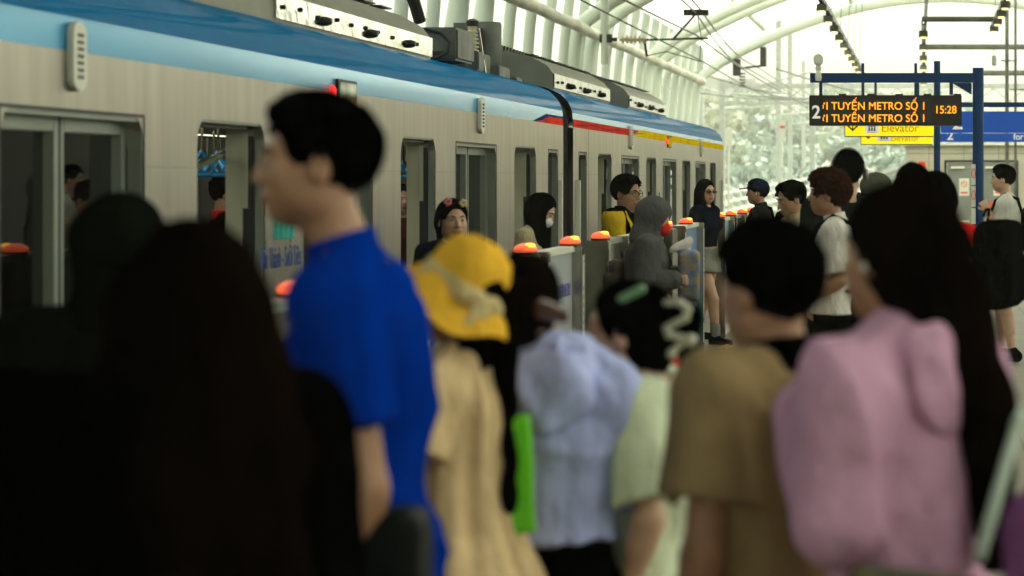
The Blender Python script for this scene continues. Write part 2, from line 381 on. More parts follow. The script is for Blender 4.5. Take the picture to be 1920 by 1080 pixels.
    part(MB().box(-6.13,-3.47,a+.07,b-.07,2.06,2.1), 'ceiling_panel', lining)
    st = MB()
    for (k0, a0, b0), (k1, a1, b1) in zip(opens[:-1], opens[1:]):
        if k0 == 'door' or k1 == 'door': continue
    dd = [(a_, b_) for k, a_, b_ in opens if k == 'door']
    for (p0, q0), (p1, q1) in zip(dd[:-1], dd[1:]):
        for x in (-6.1, -3.9):
            s2 = MB(); s2.box(x,x+.42,q0+.25,p1-.25,.1,.45); s2.box(x if x < -5 else x+.34, (x if x < -5 else x+.34)+.08, q0+.25,p1-.25,.46,.8); part(s2, 'bench_seat', strapb, bevel=.02)
    for x in (-4.15, -5.35):
        part(MB().tube([(x,a+.4,1.93),(x,b-.4,1.93)], .017, 8), 'grab_rail', chrome, True)
    for q0, q1 in dd:
        for yy in (q0-.18, q1+.18):
            g = MB(); g.tube([(-3.62,yy,.1),(-3.66,yy,.9),(-3.78,yy,1.35),(-3.95,yy,1.6),(-4.15,yy,1.75),(-4.15,yy,1.93)], .018, 8); part(g, 'grab_pole', chrome, True)
    part(MB().box(-3.9,-3.5,a+.3,b-.3,1.0-.0,1.02).box(-3.9,-3.5,a+.3,b-.3,1.02,1.021) if False else MB().box(-5.9,-3.6,a+.2,b-.2,-.95,-.5), 'underframe', darkmet)
    return root, part
def car_open(base, doors, wins, ends):
    L = [('door', a*S, b*S) for a, b in doors]+[('window', a*S, b*S) for a, b in wins]+[('window', a*S, b*S) for a, b in ends]
    return sorted(L, key=lambda q: q[1])
o1 = car_open(0, [(8.1,9.4),(13.1,14.45),(18.2,19.5),(23.25,24.55)], [(5.2,7.1),(10.3,12.2),(15.36,17.25),(20.35,22.26)], [(25.35,26.0)])
car1, part1 = make_car(4.4, 20.5, 'near silver metro car with blue roof band, open doors behind the blue polo', o1, True)
o2 = car_open(0, [(29.2,30.5),(34.3,35.6),(39.4,40.8),(44.5,45.8)], [(31.5,33.4),(36.5,38.45),(41.7,43.6)], [(27.6,28.2)])
car2, part2 = make_car(25.6, 19.2, 'farther silver metro car with painted red and yellow reflection, beyond the dark gangway', o2, False)
o = MB(); ga = [(-3.45,-.8)]+[(x-.1 if x > -4.75 else x+.1, z-.05) for x, z in prof+[(-9.5-x, z) for x, z in reversed(prof[:-1])]]+[(-6.05,-.8)]
o.extrude(ga, 'y', 24.86, 25.66); part2(o, 'gangway_bellows', gang, True)
# bright steel gap edge strips and long door handles at the car ends
for prt, y in ((part1,24.55),(part2,25.85)):
    prt(MB().box(-3.300,-3.262,y-.02,y+.02,.3,1.35).box(-3.3,-3.262,y-.02,y+.02,1.351,1.6), 'end_handrail', white)
prt = part2; prt(MB().box(-3.3,-3.26,44.2,44.24,.4,1.6).box(-3.31,-3.29,44.35,44.6,1.72,1.74), 'cab_door_handle', white)
# red / yellow / navy reflections painted as strips on the lower band of car 2 (end of car 1 too)
def wave(y0, y1, f0, f1, m, name, prt, x, n=40):
    mb = MB(); V = []; F = []
    for i in range(n+1):
        y = y0+(y1-y0)*i/n; V += [(x, y, f0(y)), (x, y, f1(y))]
    F = [(2*i, 2*i+1, 2*i+3, 2*i+2) for i in range(n)]
    mb.add(V, F); return prt(mb, name, m)
w1 = lambda y: 2.145+.012*math.sin(y*1.9)+.006*math.sin(y*5.1)
lo = lambda y: 2.1
wave(23.2,24.88, lo, lambda y: 2.1+.062*min(1,(y-23.2)/.8)+.004*math.sin(y*9), bred, 'red_reflection', part1, -3.2985)
wave(23.0,24.88, lambda y: 2.1+.062*min(1,max(0,(y-23.2))/.8)+.004*math.sin(y*9), lambda y: 2.103+.078*min(1,(y-23.0)/.8), bnav, 'navy_reflection', part1, -3.2988)
wave(25.62,31.9, lambda y: 2.1 if y < 30.2 else 2.1+.03*(y-30.2)/1.7, lambda y: 2.175-.0*y, bred, 'red_reflection', part2, -3.2985)
wave(25.7,31.9, lambda y: 2.132+.010*math.sin(y*2.6), lambda y: 2.138+.010*math.sin(y*2.6+.25), bnav, 'navy_reflection_line', part2, -3.2965)
wave(31.0,35.4, lambda y: 2.145+.010*math.sin(y*2.2), lambda y: 2.16+.010*math.sin(y*2.2+.4), bnav, 'navy_reflection', part2, -3.2975)
wave(30.4,44.79, lo, lambda y: 2.1+min(.085,.06*max(0,(y-30.4)))+(.005*math.sin(y*2.2) if y < 36 else 0), byel, 'yellow_reflection', part2, -3.297)
wave(31.9,35.4, lambda y: 2.158+.008*math.sin(y*2.2), lambda y: 2.185-.005*(y-31.9)/3.5, bred, 'red_reflection', part2, -3.2983)
# door lamps / speaker plates above doors, side display, red lamp
dots = []
for prt, ys in ((part1, (11.35-.8, 20.2)), (part2, (30.55, 40.2))):
    for y in ys:
        mb = MB(); w_ = .085
        sh = [(y-w_+w_*(1-math.cos(a))*0+0, 0) for a in ()]
        pr2 = []
        for i in range(12):
            a = math.pi*i/11; pr2.append((y+w_*math.cos(a), 2.17+.045*math.sin(a)))
        for i in range(12):
            a = math.pi+math.pi*i/11; pr2.append((y+w_*math.cos(a), 1.99+.045*math.sin(a)))
        mb.extrude(pr2, 'x', -3.3, -3.27); pp = prt(mb, 'door_lamp_plate', white, bevel=.004)
        g = MB()
        for i in range(7):
            for j in range(-1, 2): g.cbox((-3.269, y+j*.028, 2.0+i*.027), (.002,.006,.007))
        g = g.build('grille', darkmet, None); g.parent = pp
for prt, y in ((part1, 15.5), (part2, 35.2)):
    b_ = prt(MB().box(-3.31,-3.285,y-.23,y+.27,2.02,2.17), 'side_display', rubber)
    g = MB().box(-3.284,-3.282,y-.2,y+.24,2.035,2.155).build('screen', lcd if prt is part1 else byel, None); g.parent = b_  # far car's screen gets a yellow reflection painted as its colour
    prt(MB().lathe([(.001,-.0),(.022,.01),(.022,.05),(.001,.075)], (-3.29,y-.36,2.06), 10), 'side_lamp', redlamp, True)
# lettering on the body side
def side_text(prt, s, size, m, y, z, sx=1, name='lettering'):
    o = text(name, s, size, m, None, (TX+.002, y, z), (R(90),0,R(90)), sx, .001, 'CENTER')
    return o
t1 = side_text(part1, 'Bến Thành - Suối Tiên', .155, bink, 13.85+.12, 1.155, .62); t1.parent = car1; t1.matrix_parent_inverse = Matrix.Translation((4.75,-4.4,1.1))
def arcs(prt, y, z, s, x=TX+.002, mm=teal):
    mb = MB()
    for k, (dy, h) in enumerate(((-.2,.8),(0,1.),(.2,.8))):
        pts = [(x, y+s*(dy-.13), z), (x, y+s*(dy-.11), z+s*h*.5), (x, y+s*(dy-.03), z+s*h*.93), (x, y+s*dy, z+s*h), (x, y+s*(dy+.03), z+s*h*.93), (x, y+s*(dy+.11), z+s*h*.5), (x, y+s*(dy+.13), z)]
        mb.tube(pts, .011*s/.3, 6)
    prt(mb, 'logo', mm)
arcs(part1, 14.0, 1.30, .5); arcs(part2, 33.9, 1.10, .34)
t2 = side_text(part2, 'METRO', .11, postp, 33.9, 1.02, .9); t2.parent = car2; t2.matrix_parent_inverse = Matrix.Translation((4.75,-25.6,1.1))
# hand straps
def strap_mesh():
    a = MB(); a.tube([(0,-.06,0),(0,0,.0),(0,.06,0)], .008, 6)
    return a
proto = None
def strap(car, Yc, y, x, z=1.93, drop=.16):
    global proto
    loc = Vector((x, y, z))
    if proto is None:
        g = MB(); tri = [(0,0,-.16),(.07,0,-.27),(.055,0,-.30),(-.055,0,-.30),(-.07,0,-.27),(0,0,-.16)]
        g.tube(tri, .011, 7); o = g.build('hand_strap', strapb, None, True)
        b_ = MB().tube([(0,0,0),(0,0,-.16)], .008, 6).build('strap_band', chrome, None); b_.parent = o; proto = o
    else: o = copy_tree(proto)
    o.rotation_euler.z = random.uniform(-.3,.3)+R(10)
    o.parent = car; o.matrix_parent_inverse = Matrix.Translation((4.75,-Yc,1.1)); o.location = loc
part1(MB().tube([(-3.5,13.1,1.67),(-3.51,13.4,1.70),(-3.55,13.8,1.735),(-3.66,14.3,1.75)], .02, 8), 'curved_grab_bar', chrome, True)
for x in (-4.15,-4.75,-5.35):
    for y in np.arange(14.2, 24.3, .36 if x != -4.75 else .5): strap(car1, 4.4, y, x)
# air-conditioning units with studded steel skirts
def ac_unit(prt, y0, y1, skirt0=None):
    h = MB(); P = [(-3.68,2.5),(-3.68,2.66),(-3.74,2.74),(-3.9,2.83),(-4.2,2.89),(-4.8,2.91),(-5.4,2.88),(-5.8,2.75),(-5.85,2.5)]
    h.extrude(P, 'y', y0, y1); root = prt(h, 'air_conditioner', hoodm, True)
    s0 = y0 if skirt0 is None else skirt0
    k = MB(); k.box(-3.679,-3.665,s0,y1-.01,2.52,2.66); o = k.build('skirt', mirror, None); o.parent = root
    rs_ = random.Random(int(y0*10))
    for i in range(int((y1-s0)/.45)):
        y = s0+.2+i*.45+rs_.uniform(-.08,.08); MB().lathe([(.014,0),(.014,.012),(.006,.016)], (0,0,0), 8).build('stud', darkmet, root, loc=None)
        q = list(COL.objects)[-1]; q.rotation_euler = (0,R(90),0); q.location = (-3.6645,y,2.585+rs_.uniform(-.02,.02)); q.scale = (1,1,1)
        if i % 3 == 2: MB().lathe([(.03,0),(.03,.02),(.018,.05)], (0,0,0), 10, 1, 1.4).build('plug', darkmet, root); q = list(COL.objects)[-1]; q.rotation_euler = (0,R(90),0); q.location = (-3.6645,y+.16,2.57)
    for i in range(int((y1-y0)/.6)):
        y = y0+.4+i*.6; MB().box(-4.02,-3.93,y,y+.4,2.861,2.872).build('louvre', darkmet, root)
    v = MB()
    for yj in np.arange(y0+1.1, y1-.3, 1.3): v.box(-3.9,-3.684,yj,yj+.012,2.70,2.835)
    c = MB()
    for i in range(int((y1-y0-.4)/.21)):
        y = y0+.25+i*.21; c.extrude([(y-.045,2.88),(y+.045,2.88),(y+.02,2.955),(y-.02,2.955)], 'x', -4.34, -4.22)
    c.box(-4.4,-4.16,y0+.15,y1-.2,2.872,2.89); o = c.build('walkway_cleat', darkmet, None); o.parent = root
ac_unit(part1, 8.5, 20.3, 15.4); ac_unit(part2, 27.0, 31.8); ac_unit(part2, 33.9, 38.8)
# pantograph gear on the end of the near car
e = MB(); e.box(-4.9,-3.65,21.3,22.1,2.54,2.80); eq = part1(e, 'equipment_box', greypaint, bevel=.02)
MB().tube([(-4.0,21.27,2.77),(-3.88,21.25,2.78),(-3.77,21.24,2.75),(-3.70,21.24,2.68),(-3.72,21.24,2.60),(-3.80,21.25,2.56),(-4.0,21.27,2.57)], .017, 8).build('cable', rubber, eq, True)
MB().box(-3.95,-3.72,21.28,21.298,2.585,2.61).build('vent', rubber, eq)
e = MB(); e.lathe([(.11,0),(.12,.02),(.12,.40),(.11,.42)], (-3.86,24.1,2.58), 18); e.box(-4.15,-3.87,24.0,24.2,2.6,2.99); eq2 = part1(e, 'arrester_housing', greypaint, True)
MB().tube([(-3.90,23.95,2.94),(-3.90,23.95,2.62)], .02, 6).build('cable', rubber, eq2)
e = MB(); pr3 = [(.03,0)]
for i in range(6): pr3 += [(.032,.02+i*.032),(.055,.025+i*.032),(.055,.035+i*.032),(.032,.042+i*.032)]
pr3 += [(.04,.22),(.04,.235),(.02,.24)]
e.lathe(pr3, (-3.80,22.9,2.66), 16); iso = part1(e, 'insulator', ceram, True)
MB().lathe([(.03,0),(.055,.01),(.055,.05),(.02,.07)], (-3.80,22.9,2.89), 12).build('terminal', darkmet, iso, True)
for q in ((-3.95,-3.65,22.3,22.6,2.5,2.66),(-3.88,-3.68,22.8,23.1,2.49,2.66),(-3.93,-3.62,23.2,23.8,2.48,2.58),(-4.0,-3.70,23.95,24.3,2.48,2.58),(-3.84,-3.66,24.45,24.8,2.45,2.53)): part1(MB().box(*q), 'mounting_block', greypaint, bevel=.01)
e = MB(); e.tube([(-3.70,22.6,2.86),(-3.66,22.7,2.48)], .012, 6); part1(e, 'earth_strap', chrome)
e = MB(); e.tube([(-4.0,21.6,2.86),(-4.15,21.2,3.6),(-4.3,20.6,4.2)], [.05,.045,.04], 8); e.tube([(-4.05,21.7,2.86),(-4.25,21.35,3.6),(-4.36,20.7,4.2)], .012, 6)
e.tube([(-5.6,20.6,4.2),(-3.9,20.6,4.2)], .03, 8); part1(e, 'pantograph', darkmet, True)
e = MB(); e.tube([(-3.80,22.9,2.88),(-3.84,23.4,2.90),(-3.90,23.95,2.92)], .008, 6); part1(e, 'busbar', darkmet)

# ================================================================ overhead line
ohl = tag(MB().tube([(-6.45,55,6.0),(-6.45,55,3.95)], .085, 14).build('drop_tube', ribm, None, True), 'pale drop tube hanging from the canopy, carrying the insulated bracket arm', 'catenary support', None)
a = MB(); a.tube([(-6.45,55,4.45),(-6.2,55,4.45)], .04, 8); a.tube([(-5.6,55,4.44),(-4.35,55,4.47)], .022, 8); a.tube([(-5.05,55,4.47),(-4.62,55,4.95)], .025, 8)
a.tube([(-5.65,55,4.47),(-5.6,55,4.1)], .03, 6); a.tube([(-5.6,55,4.12),(-5.2,55,4.2),(-4.5,55,4.0)], .012, 6); a.tube([(-4.58,55,4.95),(-4.5,55,4.5),(-4.53,55,4.0)], .01, 6)
a.box(-6.55,-6.3,54.93,55.07,4.38,4.55)
o = a.build('bracket_arm', darkmet, ohl, True)
a = MB()
for i in range(6): a.tube([(-6.1+i*.085,55,4.45),(-6.06+i*.085,55,4.45)], .085, 12)
a.tube([(-6.15,55,4.45),(-5.6,55,4.44)], .035, 8); a.build('insulator', ceram, ohl, True)
a = MB(); a.tube([(-4.6,55,6.6),(-4.6,55,5.3)], .03, 8)
for i in range(5): a.tube([(-4.6,55,5.25+i*.07),(-4.6,55,5.28+i*.07)], .09, 12)
a.box(-4.85,-4.35,54.9,55.1,4.93,5.05); a.build('suspension_insulator', darkmet, ohl, True)
def wire(name, pts, r, label, grp='overhead wires above the track'):
    tag(MB().tube(pts, r, 6).build(name, darkmet, None, True), label, 'wire', grp)
def sag(a, b, s, n=14): return [(a[0]+(b[0]-a[0])*i/n, a[1]+(b[1]-a[1])*i/n, a[2]+(b[2]-a[2])*i/n-s*4*(i/n)*(1-i/n)) for i in range(n+1)]
wire('contact_wire', sag((-4.75,14,4.1),(-4.5,55,4.02),.03)+sag((-4.5,55,4.02),(-4.6,92,4.1),.05)[1:]+[(-4.8,140,4.1),(-4.5,200,4.1)], .013, 'lowest overhead wire running just above the pantograph')
wire('messenger_wire', sag((-4.72,14,4.35),(-4.62,55,4.55),.10)+sag((-4.62,55,4.55),(-4.6,92,4.5),.1)[1:]+[(-4.8,140,4.5)], .018, 'thicker wire directly over the lowest wire, meeting the bracket arm')
wire('messenger_wire', sag((-4.3,30,5.15),(-4.6,55,4.98),.02)+sag((-4.6,55,4.98),(-5.9,92,5.35),.25)[1:]+[(-6.0,150,5.6)], .02, 'upper overhead wire passing the hanging insulator below the arch')
wire('feeder_wire', sag((-4.0,30,5.25),(-4.52,55,5.06),.02)+sag((-4.52,55,5.06),(-5.75,92,5.5),.2)[1:]+[(-5.8,150,5.7)], .02, 'topmost dark feeder wire crossing in front of the far arch')
# clamp cluster on the far arch
a = MB(); a.box(-6.3,-6.05,89.7,90.1,5.05,5.6); a.box(-5.4,-5.2,89.7,90.1,5.4,6.0); a.tube([(-6.15,90,5.3),(-5.2,90,5.4)], .04, 6)
for i in range(5): a.tube([(-6.0,90,4.7+i*.1),(-6.0,90,4.75+i*.1)], .11, 10)
tag(a.build('wire_clamp', darkmet, None), 'dark insulated wire clamp bolted under the farthest arch', 'wire clamp')
# distant portals beyond the canopy
dp = mat('pale_mast_grey', (.50,.54,.50), .5)
for i, (x, t, w_) in enumerate(((-11.5,140,.35),(-8.0,150,.3),(-8.6,175,.3),(-9.5,215,.3),(-4.9,120,.22))):
    mb = MB(); mb.box(x-w_/2,x+w_/2,t-w_/2,t+w_/2,-1.3,11 if i < 4 else 6.2)
    lab = ['wide pale catenary mast right beside the train cab', 'pale catenary mast above the man in the cap', 'thin pale mast between the cap man and the display board', 'farthest thin pale mast over the white railings', 'short pale mast left of the cap man'][i]
    m_ = mb.build('catenary_mast', dp, None, False); tag(m_, lab, 'mast', 'catenary masts beyond the platform')
    s_ = 1 if x < -5 else -1
    MB().tube([(x,t,5.2),(x+s_*3.6,t,5.4)], .05, 8).tube([(x,t,6.4),(x+s_*3.4,t,5.5)], .035, 8).tube([(x+s_*1.0,t,5.23),(x+s_*1.9,t,5.3)], .12, 8).build('mast_arm', dp, m_, True)
for i, (y_, x0, x1) in enumerate(((135,-10,9),)):
    mb = MB(); mb.box(x0,x1,y_-.08,y_+.08,6.15-.0,6.4); mb.box(x0,x1,y_-.08,y_+.08,5.35,5.5)
    for k in range(12):
        xa = x0+(x1-x0)*k/12; xb = xa+(x1-x0)/24
        mb.tube([(xa,y_,5.5),(xb,y_,6.15)], .04, 5); mb.tube([(xb,y_,6.15),(xa+(x1-x0)/12,y_,5.5)], .04, 5)
    mb.box(x0-.15,x0+.15,y_-.12,y_+.12,-1.3,6.6); mb.box(x1-.15,x1+.15,y_-.12,y_+.12,-1.3,6.6)
    tag(mb.build('catenary_portal', dp, None), 'pale lattice portal spanning behind the display board', 'portal', None)
for i in range(5):
    x = -6.5+i*1.7; wire('distant_wire', sag((x-4,100,5.2+.5*(i % 2)),(x+3,170,7.2-.5*(i % 3)),.6), .035, 'thin wires criss-crossing the pale sky beyond the last arch', 'distant overhead wires')
# ================================================================ platform gates
GX = -2.08
GH = 1.215
def lamp(parent, y, x=GX):
    a = MB(); a.lathe([(.10,0),(.115,.012),(.112,.03),(.085,.052),(.04,.066),(.005,.07)], (x,y,GH+.012), 20, .75, 1.55)
    o = a.build('signal_lamp', lampred, parent, True)
    MB().lathe([(.05,.0),(.05,.022),(.03,.03),(.002,.034)], (x+.02,y,GH+.05), 12, .8, 1.2).build('lamp_core', lampyel, o, True)
    MB().lathe([(.10,0),(.10,.012)], (x,y,GH), 20, .85, 1.7).build('lamp_base', darkmet, o, True)
gates = [ # y0,y1, poster material, lamps, label
 (5.2,9.4,postn,(9.02,),'dark glass platform gate nearest the camera, lamp behind the man in blue polo'),
 (11.0,14.3,postn,(14.2,),'brown glass platform gate beside the child with a claw clip'),
 (14.55,16.1,postw,(16.0,),'white poster platform gate with blue queueing notice'),
 (17.35,18.6,postn,(17.5,),'brown mirrored platform gate right of the white poster'),
 (18.7,21.0,postb,(),'sky blue poster platform gate in front of the man in yellow jacket'),
 (21.55,22.0,mirror,(21.9,),'narrow polished platform gate post behind the hooded person'),
 (22.9,24.9,postp,(23.8,),'lilac poster platform gate with white tower emblem'),
 (27.5,28.9,postb,(27.7,),'pale blue poster platform gate just beyond the woman in sunglasses'),
 (29.2,30.7,postn,(29.0+.35,),'brown platform gate, second beyond the woman in sunglasses'),
 (31.0,32.4,postb,(31.2,),'blue poster platform gate, third beyond the woman in sunglasses'),
 (32.7,34.6,postn,(32.9,),'brown platform gate, fourth beyond the woman in sunglasses'),
]
for (a_, b_, pm, lamps, lab) in gates:
    root = empty('platform_gate', (GX, a_, 0), 0, lab, 'platform gate', 'half-height platform gates')
    sub = lambda mb, name, m, par=None, bev=0: (lambda o: (setattr(o, 'parent', root), setattr(o, 'matrix_parent_inverse', Matrix.Translation((-GX,-a_,0))), o)[2])(mb.build(name, m, None, False, bev))
    if pm is mirror:
        sub(MB().box(GX-.09,GX+.09,a_,b_,0,GH), 'post', gatesteel, bev=.01)
    else:
        fr = MB(); fr.box(GX-.045,GX+.03,a_+.11,b_-.11,GH-.035,GH); fr.box(GX-.045,GX+.03,a_+.11,b_-.11,0,.10)
        sub(fr, 'frame', white if pm in (postw,postb,postp) else doorgrey)
        p = sub(MB().box(GX-.03,GX+.012,a_+.11,b_-.11,.10,GH-.035), 'poster_panel', pm)
        for y in (a_, b_-.11):
            q = sub(MB().box(GX-.08,GX+.07,y,y+.109,0,GH), 'post', gatesteel, bev=.008)
            q2 = MB().box(GX+.0705,GX+.073,y+.03,y+.08,.35,1.16).box(GX+.0705,GX+.073,y+.03,y+.08,.12,.30).build('post_label', white, None); q2.parent = q
            g = MB()
            for j in range(5): g.box(GX+.0731,GX+.0738,y+.045,y+.065,.75+j*.05,.775+j*.05)
            g = g.build('label_mark', bink, None); g.parent = q
    for y in lamps:
        o = bpy.data.objects.new('lamp_mount', None); bpy.data.objects.remove(o)
        a2 = MB(); a2.lathe([(.10,0),(.115,.008),(.112,.018),(.088,.032),(.045,.042),(.005,.045)], (GX,y,GH+.012), 20, .54, 1.05)
        l_ = sub(a2, 'signal_lamp', lampred); l_.data.shade_smooth()
        c_ = MB().lathe([(.045,.0),(.045,.012),(.03,.018),(.002,.021)], (GX+.03,y-.04,GH+.038), 12, .62, .9).build('lamp_core', lampyel, None, True); c_.parent = l_
        sub(MB().lathe([(.10,0),(.10,.012)], (GX,y,GH), 20, .6, 1.15), 'lamp_base', darkmet)
    Mi = Matrix.Translation((-GX,-a_,0))
    if pm is postw:
        for s_, z_, sz, sx in (('MỜI XẾP HÀNG KHI ĐI METRO', .93, .105, .82),):
            o = text('notice_lettering', s_, sz, bink2, None, (GX+.0135,(a_+b_)/2,z_), (R(90),0,R(90)), sx, .0008, 'CENTER', .0012); o.parent = root; o.matrix_parent_inverse = Mi
        ym = (a_+b_)/2+.1
        sub(MB().box(GX+.012,GX+.0145,ym-.22,ym+.22,.55,.68), 'notice_header', bink2)
        g = MB()
        for j in range(5): g.box(GX+.012,GX+.0142,ym-.19,ym-.02,.50-j*.055,.515-j*.055); g.box(GX+.012,GX+.0142,ym+.05,ym+.15,.50-j*.055,.525-j*.055)
        g.box(GX+.012,GX+.0142,ym-.22,ym-.21,.2,.55); g.box(GX+.012,GX+.0142,ym+.21,ym+.22,.2,.55)
        sub(g, 'notice_lines', bink2)
    if pm is postp:
        ym = (a_+b_)/2
        g = MB(); 
        for s1 in (-1,1): g.tube([(GX+.016,ym+s1*.16,.80),(GX+.016,ym+s1*.15,.92),(GX+.016,ym+s1*.08,1.02),(GX+.016,ym+s1*.01,1.09)], .008, 6)
        for s1 in (-.07,.07): g.tube([(GX+.016,ym+s1,.80),(GX+.016,ym+s1,.98)], .006, 6)
        sub(g, 'tower_emblem', ltext)
        o = text('emblem_lettering', 'METRO', .11, ltext, None, (GX+.0135,ym,.68), (R(90),0,R(90)), 1.1, .0008, 'CENTER'); o.parent = root; o.matrix_parent_inverse = Mi
        g = MB()
        for i in range(9):
            y = a_+.25+i*.19; g.tube([(GX+.014,y,.12),(GX+.014,y+.15*math.sin(i*2.1),.3),(GX+.014,y+.25*math.cos(i),.45)], .007, 5)
        sub(g, 'light_trails', teal)

# ================================================================ display board
root = empty('platform_display', (.59,30,0), 0, 'black platform display with orange text hanging from a navy post and beam', 'display sign')
def subr(root, mb, name, m, smooth=False, bev=0, par=None):
    o = mb.build(name, m, None, smooth, bev)
    if par: o.parent = par
    else: o.parent = root; o.matrix_parent_inverse = Matrix.Translation(-root.location)
    return o
t = 30.0
subr(root, MB().lathe([(.062,0),(.062,2.84)], (X(1834,t),t,0), 20), 'post', navy, True)
subr(root, MB().box(X(1519,t),X(1832,t),t-.05,t+.05,Z(155,t),Z(137,t)).extrude([(X(1785,t),Z(155.5,t)),(X(1822,t),Z(155.5,t)),(X(1822,t),Z(178,t))], 'y', t-.02, t+.02), 'beam', navy, bev=.004)
subr(root, MB().box(X(1536,t),X(1542,t),t-.02,t+.02,Z(182,t),Z(155.3,t)).box(X(1780,t),X(1787,t),t-.02,t+.02,Z(178,t),Z(155.3,t)), 'hanger', navy)
case = subr(root, MB().box(X(1518,t),X(1803,t),t-.11,t+.09,Z(236,t),Z(179,t)), 'display_case', signblack, bev=.006)
mb = MB()
for px in (1580,1633,1686,1739,1795): mb.box(X(px-7,t),X(px+7,t),t-.05,t+.05,Z(179,t),Z(176,t))
subr(root, mb, 'case_bracket', signblack, par=case)
pan = subr(root, MB().box(X(1544,t),X(1745,t),t-.114,t-.1101,Z(207,t),Z(186,t)).box(X(1544,t),X(1745,t),t-.114,t-.1101,Z(230,t),Z(209,t)).box(X(1748,t),X(1796,t),t-.114,t-.1101,Z(214,t),Z(195,t)), 'led_panel', ledoff, par=case)
def rtext(name, s, size, m, px, py, tt, sx=1, align='LEFT', par=None, root=root, bold=0, y=None, rz=0):
    o = text(name, s, size, m, None, (X(px,tt), y if y is not None else tt, Z(py,tt)), (R(90),0,rz), sx, .0012, align, bold)
    if par: o.parent = par
    else: o.parent = root; o.matrix_parent_inverse = Matrix.Translation(-root.location)
    return o
rtext('led_lettering', 'I TUYẾN METRO SỐ 1', .120, led, 1549, 206, t, .95, par=case, y=t-.1155, bold=0)
rtext('led_lettering', 'I TUYẾN METRO SỐ 1', .120, led, 1549, 229, t, .95, par=case, y=t-.1155, bold=0)
mb = MB()
for py in (206, 229): mb.box(X(1543.6,t),X(1545,t),t-.1165,t-.1145,Z(py-2,t),Z(py-9,t)); mb.box(X(1545.2,t),X(1547.5,t),t-.1165,t-.1145,Z(py-10,t),Z(py-13,t))
subr(root, mb, 'led_lettering_fragment', led, par=case)
rtext('led_clock', '15:28', .120, led, 1752, 213, t, .92, par=case, y=t-.1155, bold=0)
rtext('platform_number', '2', .20, ltext, 1523, 222, t, .95, par=case, y=t-.1125, bold=.004)
# security camera standing on the beam end
cc = empty('security_camera', (X(1535,30),29.95,Z(137,30)), 0, 'white dome security camera mounted on the left end of the display beam', 'camera')
xx = X(1535,30); zz = Z(137,30)
subr(cc, MB().lathe([(.03,-.09),(.038,-.05),(.03,0),(.015,.03)], (xx,29.92,zz), 12), 'bracket', white, True)
subr(cc, MB().lathe([(.012,.0),(.03,.03),(.035,.06),(.02,.09)], (xx,29.93,zz), 14), 'joint', white, True)
subr(cc, MB().tube([(xx,30.08,zz+.135),(xx,29.98,zz+.13),(xx,29.88,zz+.125)], [.035,.05,.052], 18).tube([(xx,29.9,zz+.15),(xx,29.86,zz+.15)], [.05,.055], 18), 'housing', white, True)
subr(cc, MB().tube([(xx,29.879,zz+.125),(xx,29.87,zz+.125)], [.032,.03], 16), 'lens', signblack, True)
# elevator signs (yellow) and direction signs (blue)
def arrow(px, py, tt, s, y):
    mb = MB(); x = X(px,tt); z = Z(py,tt)
    mb.box(x-.02*s,x+.02*s,y-.003,y,z-.02*s,z+.26*s)
    for sg in (-1,1): mb.extrude([(x,z-.06*s),(x+sg*.19*s,z+.12*s),(x+sg*.19*s,z+.19*s),(x,z+.01*s)], 'y', y-.0045, y-.0012)
    return mb
for (px0, px1, py0, py1, tt, tx, ax, ix, lab) in ((1585,1750,224,255,36,1652,1599,1635,'nearer yellow elevator sign half hidden by the black display board'), (1615,1748,246,270,42,1669,1628,1658,'farther smaller yellow elevator sign below the other yellow sign')):
    root = empty('elevator_sign', (X(px1,tt),tt,Z(py1,tt)), 0, lab, 'sign', 'yellow elevator signs')
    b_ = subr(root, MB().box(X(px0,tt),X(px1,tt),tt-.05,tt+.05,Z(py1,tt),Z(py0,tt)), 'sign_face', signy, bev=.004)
    k = MB(); k.box(X(px0,tt)-.012,X(px0,tt)-.001,tt-.055,tt+.055,Z(py1,tt)-.01,Z(py0,tt)+.01); k.box(X(px0,tt),X(px1,tt),tt-.055,tt+.055,Z(py1,tt)-.014,Z(py1,tt)-.001); k.box(X(px0,tt),X(px1,tt),tt-.055,tt+.055,Z(py0,tt)+.001,Z(py0,tt)+.014)
    for q in (.2,.8): k.box(X(px0+(px1-px0)*q,tt)-.02,X(px0+(px1-px0)*q,tt)+.02,tt-.02,tt+.02,Z(py0,tt)+.014,3.15)
    subr(root, k, 'sign_frame', navy)
    subr(root, arrow(ax, py1-12, tt, .42, tt-.0505), 'arrow', ink)
    k = MB().box(X(ix-13,tt),X(ix+13,tt),tt-.054,tt-.051,Z(py1-5,tt),Z(py0-1,tt)); ic = subr(root, k, 'lift_symbol', ltext)
    k = MB()
    for j in (-1,0,1): k.box(X(ix+j*5-1.6,tt),X(ix+j*5+1.6,tt),tt-.0565,tt-.0545,Z(py1-9,tt),Z(py1-15,tt)); k.cbox((X(ix+j*5,tt),tt-.0555,Z(py1-17.5,tt)), (.011,.001,.011))
    k.box(X(ix-9,tt),X(ix+9,tt),tt-.0565,tt-.0545,Z(py1-6.3,tt),Z(py1-7,tt)); o = k.build('figures', ink, None); o.parent = ic
    rtext('lettering', 'Elevator', (.150 if tt == 36 else .135), yink, tx, py1-(8 if tt == 36 else 6), tt, 1, root=root, y=tt-.0515)
